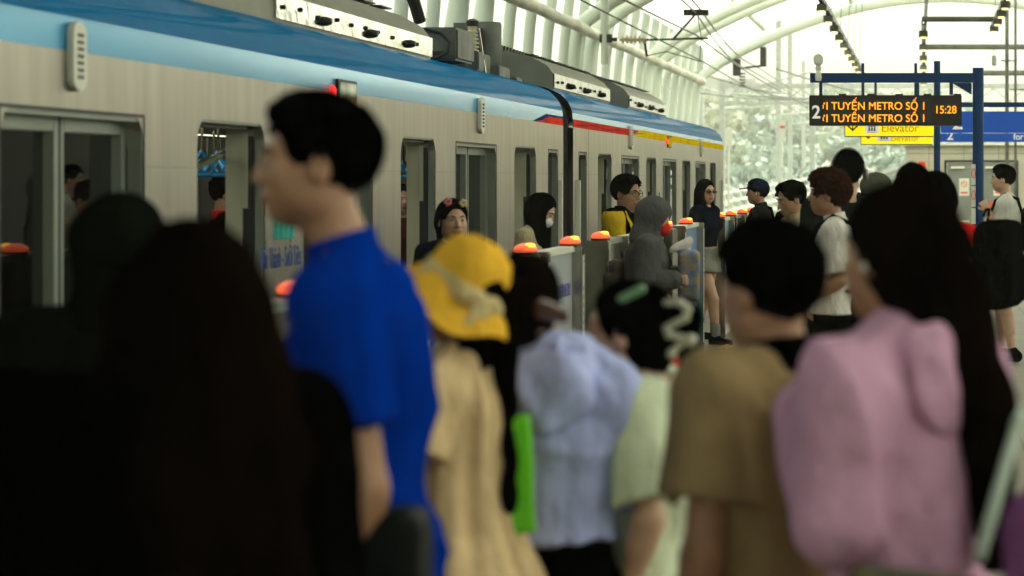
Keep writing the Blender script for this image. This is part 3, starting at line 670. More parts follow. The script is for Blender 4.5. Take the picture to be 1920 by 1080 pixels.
for (px0, px1, py0, py1, tt, nx, lab) in ((1764,2010,209,249,33,1785,'nearer large blue direction sign with number 2 at the right edge'), (1762,2000,250,266,40,1775,'farther lower blue direction sign with number 2 and lettering')):
    root = empty('direction_sign', (X(px0,tt),tt,Z(py1,tt)), 0, lab, 'sign', 'blue direction signs')
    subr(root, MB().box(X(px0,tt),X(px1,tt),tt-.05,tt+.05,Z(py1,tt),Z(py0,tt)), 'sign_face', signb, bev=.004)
    k = MB()
    for q in (1800,1930): k.box(X(q,tt)-.02,X(q,tt)+.02,tt-.02,tt+.02,Z(py0,tt)+.001,Z(190,tt))
    subr(root, k, 'hanger', navy)
    rtext('platform_number', '2', (.24 if tt == 33 else .18), ltext, nx, (py1-7 if tt == 33 else py1-4), tt, 1.1, root=root, y=tt-.052, bold=.004)
    if tt == 40: rtext('lettering', 'for Ben Thanh', .135, ltext, 1900, 262, tt, .9, root=root, y=tt-.052, bold=.002)
root = empty('sign_gantry', (X(1757,36.5),36.5,0), 0, 'thin navy post and beam carrying the yellow and blue signs', 'sign post')
subr(root, MB().lathe([(.045,0),(.045,3.2)], (X(1757,36.5),36.5,0), 16), 'post', navy, True)
subr(root, MB().box(X(1560,36.5),X(2010,36.5),36.45,36.55,Z(201,36.5),Z(192,36.5)), 'beam', navy)
# stickers on display post
root = empty('warning_stickers', (X(1824,30),29.93,1.1), 0, 'white warning stickers with red rings on the navy display post', 'stickers')
mb = MB()
for py0, py1 in ((308,347),(349,388),(390,420)): mb.box(X(1821,30),X(1829,30),29.925,29.93,Z(py1,30),Z(py0,30))
sk = subr(root, mb, 'sticker', white)
mb = MB()
for pyc in (325,366):
    pts = [(X(1825,30)+.02*math.cos(a),29.921,Z(pyc,30)+.05*math.sin(a)) for a in np.linspace(0,2*math.pi,17)]
    mb.tube(pts, .004, 5)
mb = subr(root, mb, 'ring', bred, par=sk)

# ================================================================ hanging light trays
def tray(x, z, y0, y1, label, lampside=1, n=9):
    root = empty('light_tray', (x,y0,z), 0, label, 'light tray', 'light trays hanging from the canopy')
    mb = MB(); mb.box(x-.05,x-.02,y0,y1,z-.06,z+.06); mb.box(x+.02,x+.05,y0,y1,z-.06,z+.06)
    for y in np.arange(y0, y1, .8): mb.box(x-.019,x+.019,y,y+.08,z-.05,z-.02)
    subr(root, mb, 'tray', darkmet)
    for i in range(n):
        y = y0+(y1-y0)*(i+.3)/n
        l = subr(root, MB().box(x-.11,x+.09,y,y+.45,z-.20,z-.065), 'luminaire', greypaint, bev=.01)
        MB().box(x-.07,x+.05,y+.05,y+.40,z-.215,z-.201).build('bulb', lampw, None).parent = l
    mb = MB()
    for y in np.arange(y0+.5, y1, 6): mb.tube([(x,y,z+.06),(x+.15,y,7.6)], .008, 5)
    subr(root, mb, 'hanger_rod', darkmet)
tray(-1.95, 5.05, 51, 84, 'long dark light tray running diagonally above the display board', n=9)
tray(0.0, 4.9, 57, 92, 'dark light tray hanging straight above the display board', n=6)
tray(1.62, 5.2, 50, 64, 'dark light tray at the upper right corner', n=5)
for i, (px0, px1, py, tt, lab) in enumerate(((1728,1876,36,62,'topmost dark cross beam between the two right light trays'),(1738,1960,88,72,'middle dark cross beam running off the right edge'),(1840,1960,137,84,'lowest dark cross beam right of the navy post'))):
    tag(MB().box(X(px0,tt),X(px1,tt),tt-.05,tt+.05,Z(py+5,tt),Z(py-5,tt)).box(X(px0,tt)+.002,X(px1,tt)-.002,tt-.12,tt-.051,Z(py+1,tt),Z(py-1,tt)).build('cross_beam', greypaint, None), lab, 'beam', 'dark cross beams under the canopy')
a = MB(); tt = 72; x = X(1864,tt); a.tube([(x,tt,Z(93,tt)),(x,tt,Z(104,tt))], .03, 8)
root = empty('pendant_speaker', (x,tt,Z(93,tt)), 0, 'small pendant cylinder hanging below the middle cross beam', 'speaker'); subr(root, a, 'stem', white)
subr(root, MB().lathe([(.04,0),(.065,-.03),(.065,-.24),(.03,-.28)], (x,tt,Z(104,tt)), 14), 'housing', greypaint, True)
for i, px in enumerate((1888,1904)):
    tt = 66; tag(MB().tube([(X(px,tt),tt,0),(X(px,tt),tt,6.5)], .05 if i == 0 else .035, 10).tube([(X(px,tt)-.15,tt-.06,4.5-i*.7),(X(px,tt)+.25,tt-.06,4.5-i*.7)], .02, 6).build('service_pole', greypaint, None, True), ['thicker grey pole rising behind the blue signs', 'thinner grey pole at the right edge above the blue signs'][i], 'pole', 'grey poles at the right')

# ================================================================ service building at the far right
root = empty('service_building', (2,70,0), 0, 'low cream panelled service building with a grey double door', 'building')
t = 70
cream = mat('cream_cladding', (.50,.49,.40), .55, 0, var=.05, vs=2)
dgrey = mat('grey_door_paint', (.20,.22,.20), .45, 0, var=.06, vs=2)
x0, x1, dx0, dx1, dz = X(1698,t), 9.0, X(1775,t), X(1905,t), 2.06
w_ = MB(); w_.box(x0,dx0,t,t+.2,0,2.5); w_.box(dx1,x1,t,t+.2,0,2.5); w_.box(dx0,dx1,t,t+.2,dz,2.5); w_.box(x0,x0+.2,t+.2,t+8,0,2.5)
subr(root, w_, 'wall', cream)
j = MB()
for xx in np.arange(x0+.6, x1, .9): 
    if not dx0-.05 < xx < dx1+.05: j.box(xx-.006,xx+.006,t-.003,t-.0005,0,2.5)
    else: j.box(xx-.006,xx+.006,t-.003,t-.0005,dz+.06,2.5)
j.box(x0,x1,t-.0034,t-.0006,2.28,2.295)
subr(root, j, 'cladding_joint', greypaint)
subr(root, MB().box(x0-.1,x1,t-.12,t+8,2.501,2.56), 'roof', white)
fr = MB(); fr.box(dx0-.06,dx0,t-.03,t+.1,0,dz+.06); fr.box(dx1,dx1+.06,t-.03,t+.1,0,dz+.06); fr.box(dx0,dx1,t-.03,t+.1,dz,dz+.06); subr(root, fr, 'door_frame', darkmet)
dc = (dx0+dx1)/2
for a_, b_ in ((dx0+.01,dc-.004),(dc+.004,dx1-.01)):
    d = subr(root, MB().box(a_,b_,t+.0,t+.06,0.01,dz-.01), 'door', dgrey, bev=.004)
    MB().box(a_+.1,a_+.45,t-.05,t-.001,dz-.16,dz-.10).build('door_closer', white, None).parent = d
    s_ = MB().box((a_+b_)/2-.13,(a_+b_)/2+.13,t-.006,t-.001,1.2,1.65).build('notice', white, None); s_.parent = d
    pts = [((a_+b_)/2+.075*math.cos(u),t-.009,1.5+.075*math.sin(u)) for u in np.linspace(0,2*math.pi,17)]
    MB().tube(pts, .008, 5).tube([((a_+b_)/2-.05,t-.009,1.55),((a_+b_)/2+.05,t-.009,1.45)], .008, 5).box((a_+b_)/2-.09,(a_+b_)/2+.09,t-.008,t-.0065,1.26,1.30).build('ring', bred, None).parent = d
tag(MB().box(X(1722,69.9),X(1735,69.9),69.8,69.9,Z(345,69.9),Z(303,69.9)).build('fire_cabinet', bred, None, False, .01), 'small red cabinet on the cream wall behind the black-haired head', 'cabinet')
# barrier rail and cone
root = empty('barrier', (1.0,64,0), 0, 'low steel barrier with yellow striped rail in front of the grey doors', 'barrier')
mb = MB(); tt = 64
for zz in (.2,.47,.62): mb.tube([(.35,tt,zz),(2.6,tt,zz)], .022, 8)
for xx in (.4,1.1,1.8,2.5): mb.box(xx-.03,xx+.03,tt-.03,tt+.03,0,.7)
subr(root, mb, 'rail', chrome, True)
mb = MB()
for i in range(6): mb.tube([(.55+i*.36,tt,.47),(.68+i*.36,tt,.47)], .027, 8)
subr(root, mb, 'yellow_band', byel, True)
root = empty('traffic_cone', (X(1859,62),62,0), 0, 'orange traffic cone with white band beside the walking student', 'cone')
cm = mat('cone_orange', (.85,.09,.03), .45)
xx = X(1859,62)
subr(root, MB().lathe([(.17,.03),(.125,.38),(.085,.80),(.04,1.1),(.03,1.12)], (xx,62,0), 20).box(xx-.22,xx+.22,61.78,62.22,0,.03), 'cone_body', cm, True)
subr(root, MB().lathe([(.135,.34),(.108,.62)], (xx,62,0), 20), 'white_band', white, True)
tag(MB().box(-8.2,-7.9,112,112.1,3.0,3.75).box(-8.1,-8.0,112.1,112.2,-1.3,3.8).build('track_sign', [white], None), 'small white track sign on a thin post beyond the train', 'sign')
tag(MB().box(X(1462,111),X(1472,111),111,111.08,Z(262,111),Z(224,111)).box(X(1466,111),X(1468,111),111.09,111.15,-1.3,Z(262,111)).build('kilometre_post', [white], None), 'small white post sign with a red bar above the cap man', 'sign')
tag(MB().box(X(1462,111),X(1472,111),110.97,110.99,Z(240,111),Z(236,111)).build('red_bar', bred, None), 'red bar across the small white post sign above the cap man', 'sign')

# ================================================================ beyond the station
par = mat('parapet_white', (.60,.62,.58), .6, 0, var=.05, vs=1)
root = empty('viaduct_parapet', (-10,112,-1.3), 0, 'long white slatted parapet of the curving viaduct beyond the platform', 'parapet')
mb = MB(); P = []
for i in range(46):
    u = i/45; P.append((-10.5+16*u**1.6, 113+150*(1-u)**1.1*0+120*u, -1.3+3.2*u**1.2))
for (a, b) in zip(P[:-1], P[1:]):
    va = Vector(a); vb = Vector(b); d = vb-va; ang = math.atan2(d.y, d.x); M = Matrix.Translation(va) @ Matrix.Rotation(ang, 4, 'Z')
    L = math.hypot(d.x, d.y)
    for zz in (.1,.55,1.0,1.45,1.9): mb.box(0,L,-.04,.04,zz,zz+.16,M)
    mb.box(-.07,.07,-.07,.07,0,2.15,M)
    mb.box(0,L,-.1,.1,-.6,0.05,M)
subr(root, mb, 'railing', par)
# far sheltered walkway roof (curved pale roof right of centre)
root = empty('walkway_shelter', (-1,120,-1.3), 0, 'pale curved roof of a covered walkway behind the curly haired student', 'shelter')
mb = MB(); pp = [(X(1560,120)+i*.55, 1.1+1.6*math.sin(min(1,i/11)*math.pi/2)) for i in range(14)]
mb.extrude(pp+[(x,z-.14) for x,z in reversed(pp)], 'y', 118, 150); subr(root, mb, 'roof', par, True)
mb = MB()
for i in range(0,14,3): mb.box(pp[i][0]-.05,pp[i][0]+.05,118.2,118.3,-1.3,pp[i][1]-.1)
subr(root, mb, 'column', par)
# hazy buildings
def tower(x, y, wx, wy, h, col, label, k):
    root = empty('distant_building', (x,y,-9), 0, label, 'building', 'far buildings in the haze')
    m_ = mat('far_wall_%s' % ('pale','grey','cream')[k % 3], [(.45,.46,.44),(.32,.35,.36),(.5,.46,.36)][k % 3], .8, 0, var=.1, vs=.2)
    subr(root, MB().box(x-wx/2,x+wx/2,y,y+wy,-9,h), 'wall', m_)
    wn = mat('far_window', (.08,.10,.11), .2)
    for fz in range(int((h+9)/3.4)):
        mb = MB(); z = -9+fz*3.4+1.2
        for i in range(int(wx/3)): mb.box(x-wx/2+.8+i*3,x-wx/2+2.2+i*3,y-.04,y-.005,z,z+1.5)
        subr(root, mb, 'window_row', wn)
    subr(root, MB().box(x-wx/2-.3,x+wx/2+.3,y-.3,y+wy+.3,h+.001,h+.6), 'roof', m_)
tower(-95, 520, 34, 18, 12, None, 'wide pale building far beyond the trees at left', 0)
tower(-45, 560, 20, 18, 22, None, 'tall grey building in the haze beyond the trees', 1)
tower(18, 480, 26, 16, 10, None, 'low cream building in the haze to the right', 2)
# hill of trees: individual trees
def tree_mesh(seed, leaf, trunk, H=9, W=4.2, n=1900):
    rnd = random.Random(seed); V = []; F = []
    blobs = []
    for i in range(11):
        a = rnd.uniform(0, 6.28); r = rnd.uniform(0, W*.62); blobs.append((r*math.cos(a), r*math.sin(a), H*rnd.uniform(.42,.88), rnd.uniform(.9,1.7)))
    for i in range(n):
        bx, by, bz, br = rnd.choice(blobs); d = Vector((rnd.gauss(0,1), rnd.gauss(0,1), rnd.gauss(0,.8))).normalized()*br*rnd.uniform(.55,1.05)
        c = Vector((bx,by,bz))+d; s = rnd.uniform(.25,.55); a = Vector((rnd.gauss(0,1),rnd.gauss(0,1),rnd.gauss(0,1))).normalized(); b = a.orthogonal().normalized(); q = a.cross(b)
        k = len(V); V += [c+b*s, c+q*s*.6, c-b*s, c-q*s*.6]; F.append((k,k+1,k+2,k+3))
    me = bpy.data.meshes.new('crown'); me.from_pydata(V, [], F); me.materials.append(leaf)
    tb = MB(); tb.tube([(0,0,0),(.1,0,H*.3),(-.05,.1,H*.62)], [.28,.2,.1], 8)
    for i in range(5):
        b = blobs[i]; tb.tube([(0,.05,H*.35),(b[0]*.5,b[1]*.5,b[2]*.75),(b[0],b[1],b[2])], [.11,.07,.03], 6)
    return me, tb
lf = [mat('leaf_%s' % nme, c, .7, 0, vs=.8, col2=c2) for nme, c, c2 in (('mid',(.42,.50,.38),(.38,.46,.36)),('yellowish',(.48,.50,.38),(.43,.47,.36)),('bluish',(.40,.49,.43),(.36,.45,.40)),('bright',(.36,.55,.15),(.26,.45,.12)))]  # distance haze put into the leaf colours as paleness
bark = mat('bark', (.10,.08,.06), .9, bump=.4, bs=8)
variants = []
for s_, l_ in enumerate(lf):
    me, tb = tree_mesh(20+s_, l_, bark); variants.append((me, tb))
tm = []
def place_tree(k, x, y, z, s, label, grp):
    me, tb = variants[k]; root = empty('tree', (x,y,z), random.uniform(0,6), label, 'tree', grp); root.scale = (s,s,s*random.uniform(.9,1.15))
    c = bpy.data.objects.new('crown', me); COL.objects.link(c); c.parent = root
    if len(tm) <= k or tm[k] is None:
        pass
    key = 'trunk%d' % k
    if key not in MATS:
        o = tb.build('trunk', bark, None, True); MATS[key] = o.data; o.parent = root
    else:
        o = bpy.data.objects.new('trunk', MATS[key]); COL.objects.link(o); o.parent = root
rnd = random.Random(3)
for row, (yy, zz) in enumerate(((190,-9),(225,-7.5),(262,-5),(300,-2),(340,1.5))):
    for i in range(15):
        px = 1330+i*36+rnd.uniform(-14,14); x = X(px,yy)
        if 1700 < px and row < 2: pass
        place_tree(rnd.choice((0,1,2)), x, yy+rnd.uniform(-9,9), zz, rnd.uniform(.85,1.25), 'hazy green tree in the wooded slope beyond the viaduct', 'trees on the wooded slope')
place_tree(3, X(1452,165), 165, -8.6, 1.02, 'bright light green tree just above the white railings', None)
place_tree(3, X(1390,172), 172, -9.2, .95, 'smaller bright green tree between the train cab and the cap man', None)
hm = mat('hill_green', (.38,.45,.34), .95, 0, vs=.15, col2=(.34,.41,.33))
mb = MB(); V = []; F = []; nx, ny = 40, 12
for j in range(ny):
    for i in range(nx):
        u = i/(nx-1); v = j/(ny-1); V.append((-320+640*u, 175+260*v, -9.2+(18*v**1.1)*(0.6+.4*math.sin(u*5+1))))
F = [(j*nx+i, j*nx+i+1, (j+1)*nx+i+1, (j+1)*nx+i) for j in range(ny-1) for i in range(nx-1)]
mb.add(V, F); tag(mb.build('hill', hm, None, True), kind='structure')
# haze
hz = MB().box(-380,380,-30,640,-10.6,32).build('haze', None)
hmt = bpy.data.materials.new('haze_air'); hmt.use_nodes = True; n = hmt.node_tree; n.nodes.clear()
oo = n.nodes.new('ShaderNodeOutputMaterial'); pv = n.nodes.new('ShaderNodeVolumePrincipled'); pv.inputs['Color'].default_value = (.96,.97,.88,1); pv.inputs['Density'].default_value = .0007
n.links.new(pv.outputs[0], oo.inputs['Volume']); hz.data.materials.clear(); hz.data.materials.append(hmt); hz['kind'] = 'stuff'
# ================================================================ people: signed-distance modelling
class SDF:
    """primitives blended smoothly, turned into one closed surface by surface nets"""
    def __init__(s, M=None): s.p = []; s.M = M or Matrix()
    def _t(s, v): return np.array(s.M @ Vector(v))
    def cone(s, a, b, ra, rb, k=.02, op='u'):
        sc = s.M.to_scale()[0]; s.p.append(('c', s._t(a), s._t(b), ra*sc, rb*sc, k, op)); return s
    def ell(s, c, r, rot=None, k=.02, op='u'):
        sc = s.M.to_scale()[0]; Rm = s.M.to_3x3().normalized()
        if rot: Rm = Rm @ Matrix.Rotation(R(rot[2]),3,'Z') @ Matrix.Rotation(R(rot[1]),3,'Y') @ Matrix.Rotation(R(rot[0]),3,'X')
        s.p.append(('e', s._t(c), np.array(r)*sc, np.array(Rm), 0, k, op)); return s
    def rbox(s, c, h, rr, rot=None, k=.02, op='u'):
        sc = s.M.to_scale()[0]; Rm = s.M.to_3x3().normalized()
        if rot: Rm = Rm @ Matrix.Rotation(R(rot[2]),3,'Z') @ Matrix.Rotation(R(rot[1]),3,'Y') @ Matrix.Rotation(R(rot[0]),3,'X')
        s.p.append(('b', s._t(c), np.array(h)*sc, np.array(Rm), rr*sc, k, op)); return s
    def loft(s, st, k=.02, op='u'):
        st = sorted(st); s.p.append(('l', np.array(st, float), 0, 0, 0, k, op)); return s
    def cut(s, p, n, k=.008):
        """keep the side the normal points away from"""
        q = s._t(p); nn = np.array((s.M.to_3x3().normalized() @ Vector(n)).normalized()); s.p.append(('h', q, nn, 0, 0, k, 'h')); return s
    def bounds(s):
        lo = np.array([9e9]*3); hi = -lo
        for q in s.p:
            if q[6] != 'u': continue
            if q[0] == 'c': a, b = np.minimum(q[1]-q[3], q[2]-q[4]), np.maximum(q[1]+q[3], q[2]+q[4])
            elif q[0] in 'eb':
                e = np.abs(q[3]) @ (q[2]+(q[4] if q[0] == 'b' else 0)); a, b = q[1]-e, q[1]+e
            else:
                st = q[1]; a = np.array([(st[:,1]-st[:,3]).min(), (st[:,2]-st[:,4]).min(), st[0,0]]); b = np.array([(st[:,1]+st[:,3]).max(), (st[:,2]+st[:,4]).max(), st[-1,0]])
            lo = np.minimum(lo, a); hi = np.maximum(hi, b)
        return lo, hi
    def field(s, h, disp=None, clipz=None):
        lo, hi = s.bounds(); m = 3*h+.012
        if clipz is not None: lo[2] = max(lo[2], clipz)
        lo = lo-m; hi = hi+m; n = np.ceil((hi-lo)/h).astype(int)+1
        F = np.full(n, .06, np.float32); ax = [lo[i]+h*np.arange(n[i]) for i in range(3)]
        for (ty, A, B, C, D, k, op) in s.p:
            if ty == 'h':
                d = (ax[0][:,None,None]-A[0])*B[0]+(ax[1][None,:,None]-A[1])*B[1]+(ax[2][None,None,:]-A[2])*B[2]
                F = np.maximum(F, d).astype(np.float32) if k <= 0 else _smax(F, d.astype(np.float32), k); continue
            mg = max(k, .012)+2*h
            if ty == 'c': a, b = np.minimum(A-C, B-D), np.maximum(A+C, B+D)
            elif ty in 'eb': e = np.abs(C) @ (B+(D if ty == 'b' else 0)); a, b = A-e, A+e
            else: a = np.array([(A[:,1]-A[:,3]).min(), (A[:,2]-A[:,4]).min(), A[0,0]]); b = np.array([(A[:,1]+A[:,3]).max(), (A[:,2]+A[:,4]).max(), A[-1,0]])
            i0 = np.clip(np.floor((a-mg-lo)/h).astype(int), 0, n); i1 = np.clip(np.ceil((b+mg-lo)/h).astype(int)+1, 0, n)
            if np.any(i1 <= i0): continue
            x = ax[0][i0[0]:i1[0]][:,None,None]; y = ax[1][i0[1]:i1[1]][None,:,None]; z = ax[2][i0[2]:i1[2]][None,None,:]
            if ty == 'c':
                d = B-A; L2 = max(1e-9, d @ d); t = np.clip(((x-A[0])*d[0]+(y-A[1])*d[1]+(z-A[2])*d[2])/L2, 0, 1)
                D_ = np.sqrt((x-A[0]-t*d[0])**2+(y-A[1]-t*d[1])**2+(z-A[2]-t*d[2])**2)-(C+(D-C)*t)
            elif ty == 'e':
                u = [(x-A[0])*C[0,i]+(y-A[1])*C[1,i]+(z-A[2])*C[2,i] for i in range(3)]
                k0 = np.sqrt(sum((u[i]/B[i])**2 for i in range(3))); k1 = np.sqrt(sum((u[i]/B[i]**2)**2 for i in range(3)))
                D_ = np.where(k1 > 1e-6, k0*(k0-1)/np.maximum(k1, 1e-6), -min(B))
            elif ty == 'b':
                u = [np.abs((x-A[0])*C[0,i]+(y-A[1])*C[1,i]+(z-A[2])*C[2,i])-B[i] for i in range(3)]
                D_ = np.sqrt(sum(np.maximum(v, 0)**2 for v in u))+np.minimum(np.maximum(np.maximum(u[0], u[1]), u[2]), 0)-D
            else:
                zz = z; g = lambda c: np.interp(zz.ravel(), A[:,0], A[:,c]).reshape(zz.shape)
                cx, cy, ra, rb = g(1), g(2), g(3), g(4)
                px, py = (x-cx), (y-cy); k0 = np.sqrt((px/ra)**2+(py/rb)**2); k1 = np.sqrt((px/ra**2)**2+(py/rb**2)**2)
                d2 = np.where(k1 > 1e-6, k0*(k0-1)/np.maximum(k1, 1e-6), -np.minimum(ra, rb))
                D_ = np.maximum(d2, np.maximum(A[0,0]-zz, zz-A[-1,0]))
            D_ = D_.astype(np.float32); sl = tuple(slice(i0[i], i1[i]) for i in range(3)); f = F[sl]
            if op == 'u': F[sl] = _smin(f, D_, k)
            elif op == 's': F[sl] = _smax(f, -D_, k)
        if disp is not None:
            idx = np.nonzero(np.abs(F) < .045)
            P = [ax[i][idx[i]] for i in range(3)]
            F[idx] += disp(*P).astype(np.float32)
        if clipz is not None:
            F[:, :, ax[2] < clipz] = .05
        for sl in ((0,), (-1,)):
            F[sl[0],:,:] = np.maximum(F[sl[0],:,:], .01); F[:,sl[0],:] = np.maximum(F[:,sl[0],:], .01); F[:,:,sl[0]] = np.maximum(F[:,:,sl[0]], .01)
        return F, lo
    def build(s, name, m, parent=None, h=.01, disp=None, clipz=None, matfn=None, matrix=None):
        F, lo = s.field(h, disp, clipz); V, Q = surface_nets(F, lo, h)
        me = bpy.data.meshes.new(name); nv, nf = len(V), len(Q)
        me.vertices.add(nv); me.vertices.foreach_set('co', V.astype(np.float32).ravel())
        me.loops.add(nf*4); me.loops.foreach_set('vertex_index', Q.astype(np.int32).ravel())
        me.polygons.add(nf); me.polygons.foreach_set('loop_start', np.arange(0, nf*4, 4, dtype=np.int32))
        ms = m if isinstance(m, (list, tuple)) else [m]
        for q in ms: me.materials.append(q)
        if matfn is not None: me.polygons.foreach_set('material_index', matfn(V[Q].mean(1)).astype(np.int32))
        me.update(calc_edges=True); me.validate(); me.shade_smooth()
        o = bpy.data.objects.new(name, me); COL.objects.link(o)
        if parent: o.parent = parent
        return o
def _smin(a, b, k):
    if k <= 0: return np.minimum(a, b)
    h = np.maximum(k-np.abs(a-b), 0)/k; return np.minimum(a, b)-h*h*k*.25
def _smax(a, b, k):
    if k <= 0: return np.maximum(a, b)
    h = np.maximum(k-np.abs(a-b), 0)/k; return np.maximum(a, b)+h*h*k*.25
def surface_nets(F, lo, h):
    ins = F < 0; c = np.zeros(tuple(np.array(F.shape)-1), np.int8)
    corners = [(i, j, k) for i in (0,1) for j in (0,1) for k in (0,1)]
    sl = lambda o, n: slice(o, n-1+o)
    for (i, j, k) in corners: c += ins[sl(i, F.shape[0]), sl(j, F.shape[1]), sl(k, F.shape[2])]
    act = (c > 0) & (c < 8); I = np.argwhere(act); vals = {q: F[I[:,0]+q[0], I[:,1]+q[1], I[:,2]+q[2]] for q in corners}
    pos = np.zeros((len(I), 3)); cnt = np.zeros(len(I))
    for q in corners:
        for a in range(3):
            if q[a]: continue
            r = list(q); r[a] = 1; r = tuple(r); fa, fb = vals[q], vals[r]; m = (fa < 0) != (fb < 0)
            t = np.where(m, fa/np.where(m, fa-fb, 1), 0)
            p = np.tile(np.array(q, float), (len(I), 1)); p[:,a] += t; pos += p*m[:,None]; cnt += m
    V = lo+h*(I+pos/cnt[:,None])
    idm = np.full(act.shape, -1, np.int64); idm[act] = np.arange(len(I))
    Q = []
    for a in range(3):
        s0 = [slice(None)]*3; s1 = [slice(None)]*3; s0[a] = slice(0, -1); s1[a] = slice(1, None)
        A, B = ins[tuple(s0)], ins[tuple(s1)]; e = np.argwhere(A != B); b, d = (a+1) % 3, (a+2) % 3
        e = e[(e[:,b] > 0) & (e[:,d] > 0) & (e[:,b] < act.shape[b]) & (e[:,d] < act.shape[d])]
        def cell(db, dd):
            g = e.copy(); g[:,b] += db; g[:,d] += dd; return idm[g[:,0], g[:,1], g[:,2]]
        q = np.stack([cell(-1,-1), cell(0,-1), cell(0,0), cell(-1,0)], 1); fl = ~A[e[:,0], e[:,1], e[:,2]]
        q[fl] = q[fl][:, ::-1]; Q.append(q)
    Q = np.concatenate(Q); Q = Q[(Q >= 0).all(1)]
    return V, Q

def folds(amp, seed=0, vert=0., fz=14., lf=0.):
    r = np.random.RandomState(seed); ph = r.uniform(0, 6.28, 9)
    def f(x, y, z):
        w = .5*np.sin(9*z+ph[0])+.5*np.sin(7*x+5*y+ph[1])
        d = np.sin(fz*z+14*x+3*w+ph[2])*.5+np.sin(21*z-23*x+11*y+4*w+ph[3])*.35+np.sin(37*z+31*y+17*x+5*w+ph[4])*.2
        if vert:
            th = np.arctan2(y, x); d = d*(1-vert)+vert*(np.sin(9*th+1.2*np.sin(5*z+ph[5])+ph[6])+.5*np.sin(17*th+2*w+ph[7]))
        if lf:
            w2 = 1.3*np.sin(6*z+ph[6])+1.1*np.sin(5*x+ph[7])
            d = d+lf/amp*(np.abs(np.sin(11*z+9*x-7*y+w2+ph[8]))**.6-.6+.6*np.abs(np.sin(7*x+6*y+5*z+w2))**.7-.4)
        return amp*d
    return f
def strands(amp, seed=0, curl=0, freq=230.):
    r = np.random.RandomState(seed); ph = r.uniform(0, 6.28, 6)
    def f(x, y, z):
        if curl: return curl*(np.sin(170*x+2*np.sin(90*z)+ph[0])*np.sin(160*y+2*np.sin(80*x)+ph[1])*np.sin(150*z+ph[2]))+curl*.5*np.sin(75*x+60*y+85*z+ph[3])
        w = np.sin(26*z+ph[0]+7*x)
        return amp*(.5*np.sin(freq*x+2*w+ph[1])+.5*np.sin(freq*y+2.4*w+ph[2]))*(.6+.4*np.sin(40*z+ph[3]))+amp*.8*np.sin(60*x+50*y+14*z+ph[4])
    return f

skins = {'light': mat('skin_light', (.56,.35,.24), .5, 0, var=.06, vs=20, bump=.04, bs=150, sss=.08), 'tan': mat('skin_tan', (.38,.205,.118), .5, 0, var=.08, vs=20, bump=.04, bs=150, sss=.08), 'brown': mat('skin_brown', (.22,.11,.06), .5, 0, var=.08, vs=20, bump=.04, bs=150, sss=.05)}
lipm = mat('lips', (.30,.08,.06), .4); lipr = mat('lips_red', (.5,.03,.03), .35)
eyew = mat('eye_white', (.55,.52,.48), .2); eyed = mat('eye_dark', (.01,.008,.006), .1)
hairk = mat('hair_black', (.0009,.0008,.0008), .5, 0, var=.3, vs=30, bump=.25, bs=120, stretch=(1,1,.12), spec=0)
hairb = mat('hair_dark_brown', (.0015,.001,.0009), .5, 0, vs=5, bump=.25, bs=120, stretch=(1,1,.15), col2=(.0055,.0032,.002), spec=0)
hairs = mat('hair_black_brown_streaks', (.0015,.001,.0009), .5, 0, vs=4, bump=.25, bs=120, stretch=(1,1,.12), col2=(.007,.004,.0025), spec=0)
hairc = mat('hair_curly_brown', (.016,.008,.006), .5, 0, vs=25, bump=.4, bs=90, col2=(.04,.014,.008), spec=0)
def cloth(name, c, rough=.85, var=.08): return mat('cloth_'+name, c, rough, 0, var=var, vs=9, bump=.9, bs=7, bd=.065, spec=0, stretch=(1,1,.6))
blackc = cloth('black', (.0008,.0008,.0009)); navyc = cloth('navy', (.004,.007,.02)); darkg = cloth('dark_green_grey', (.013,.018,.015))

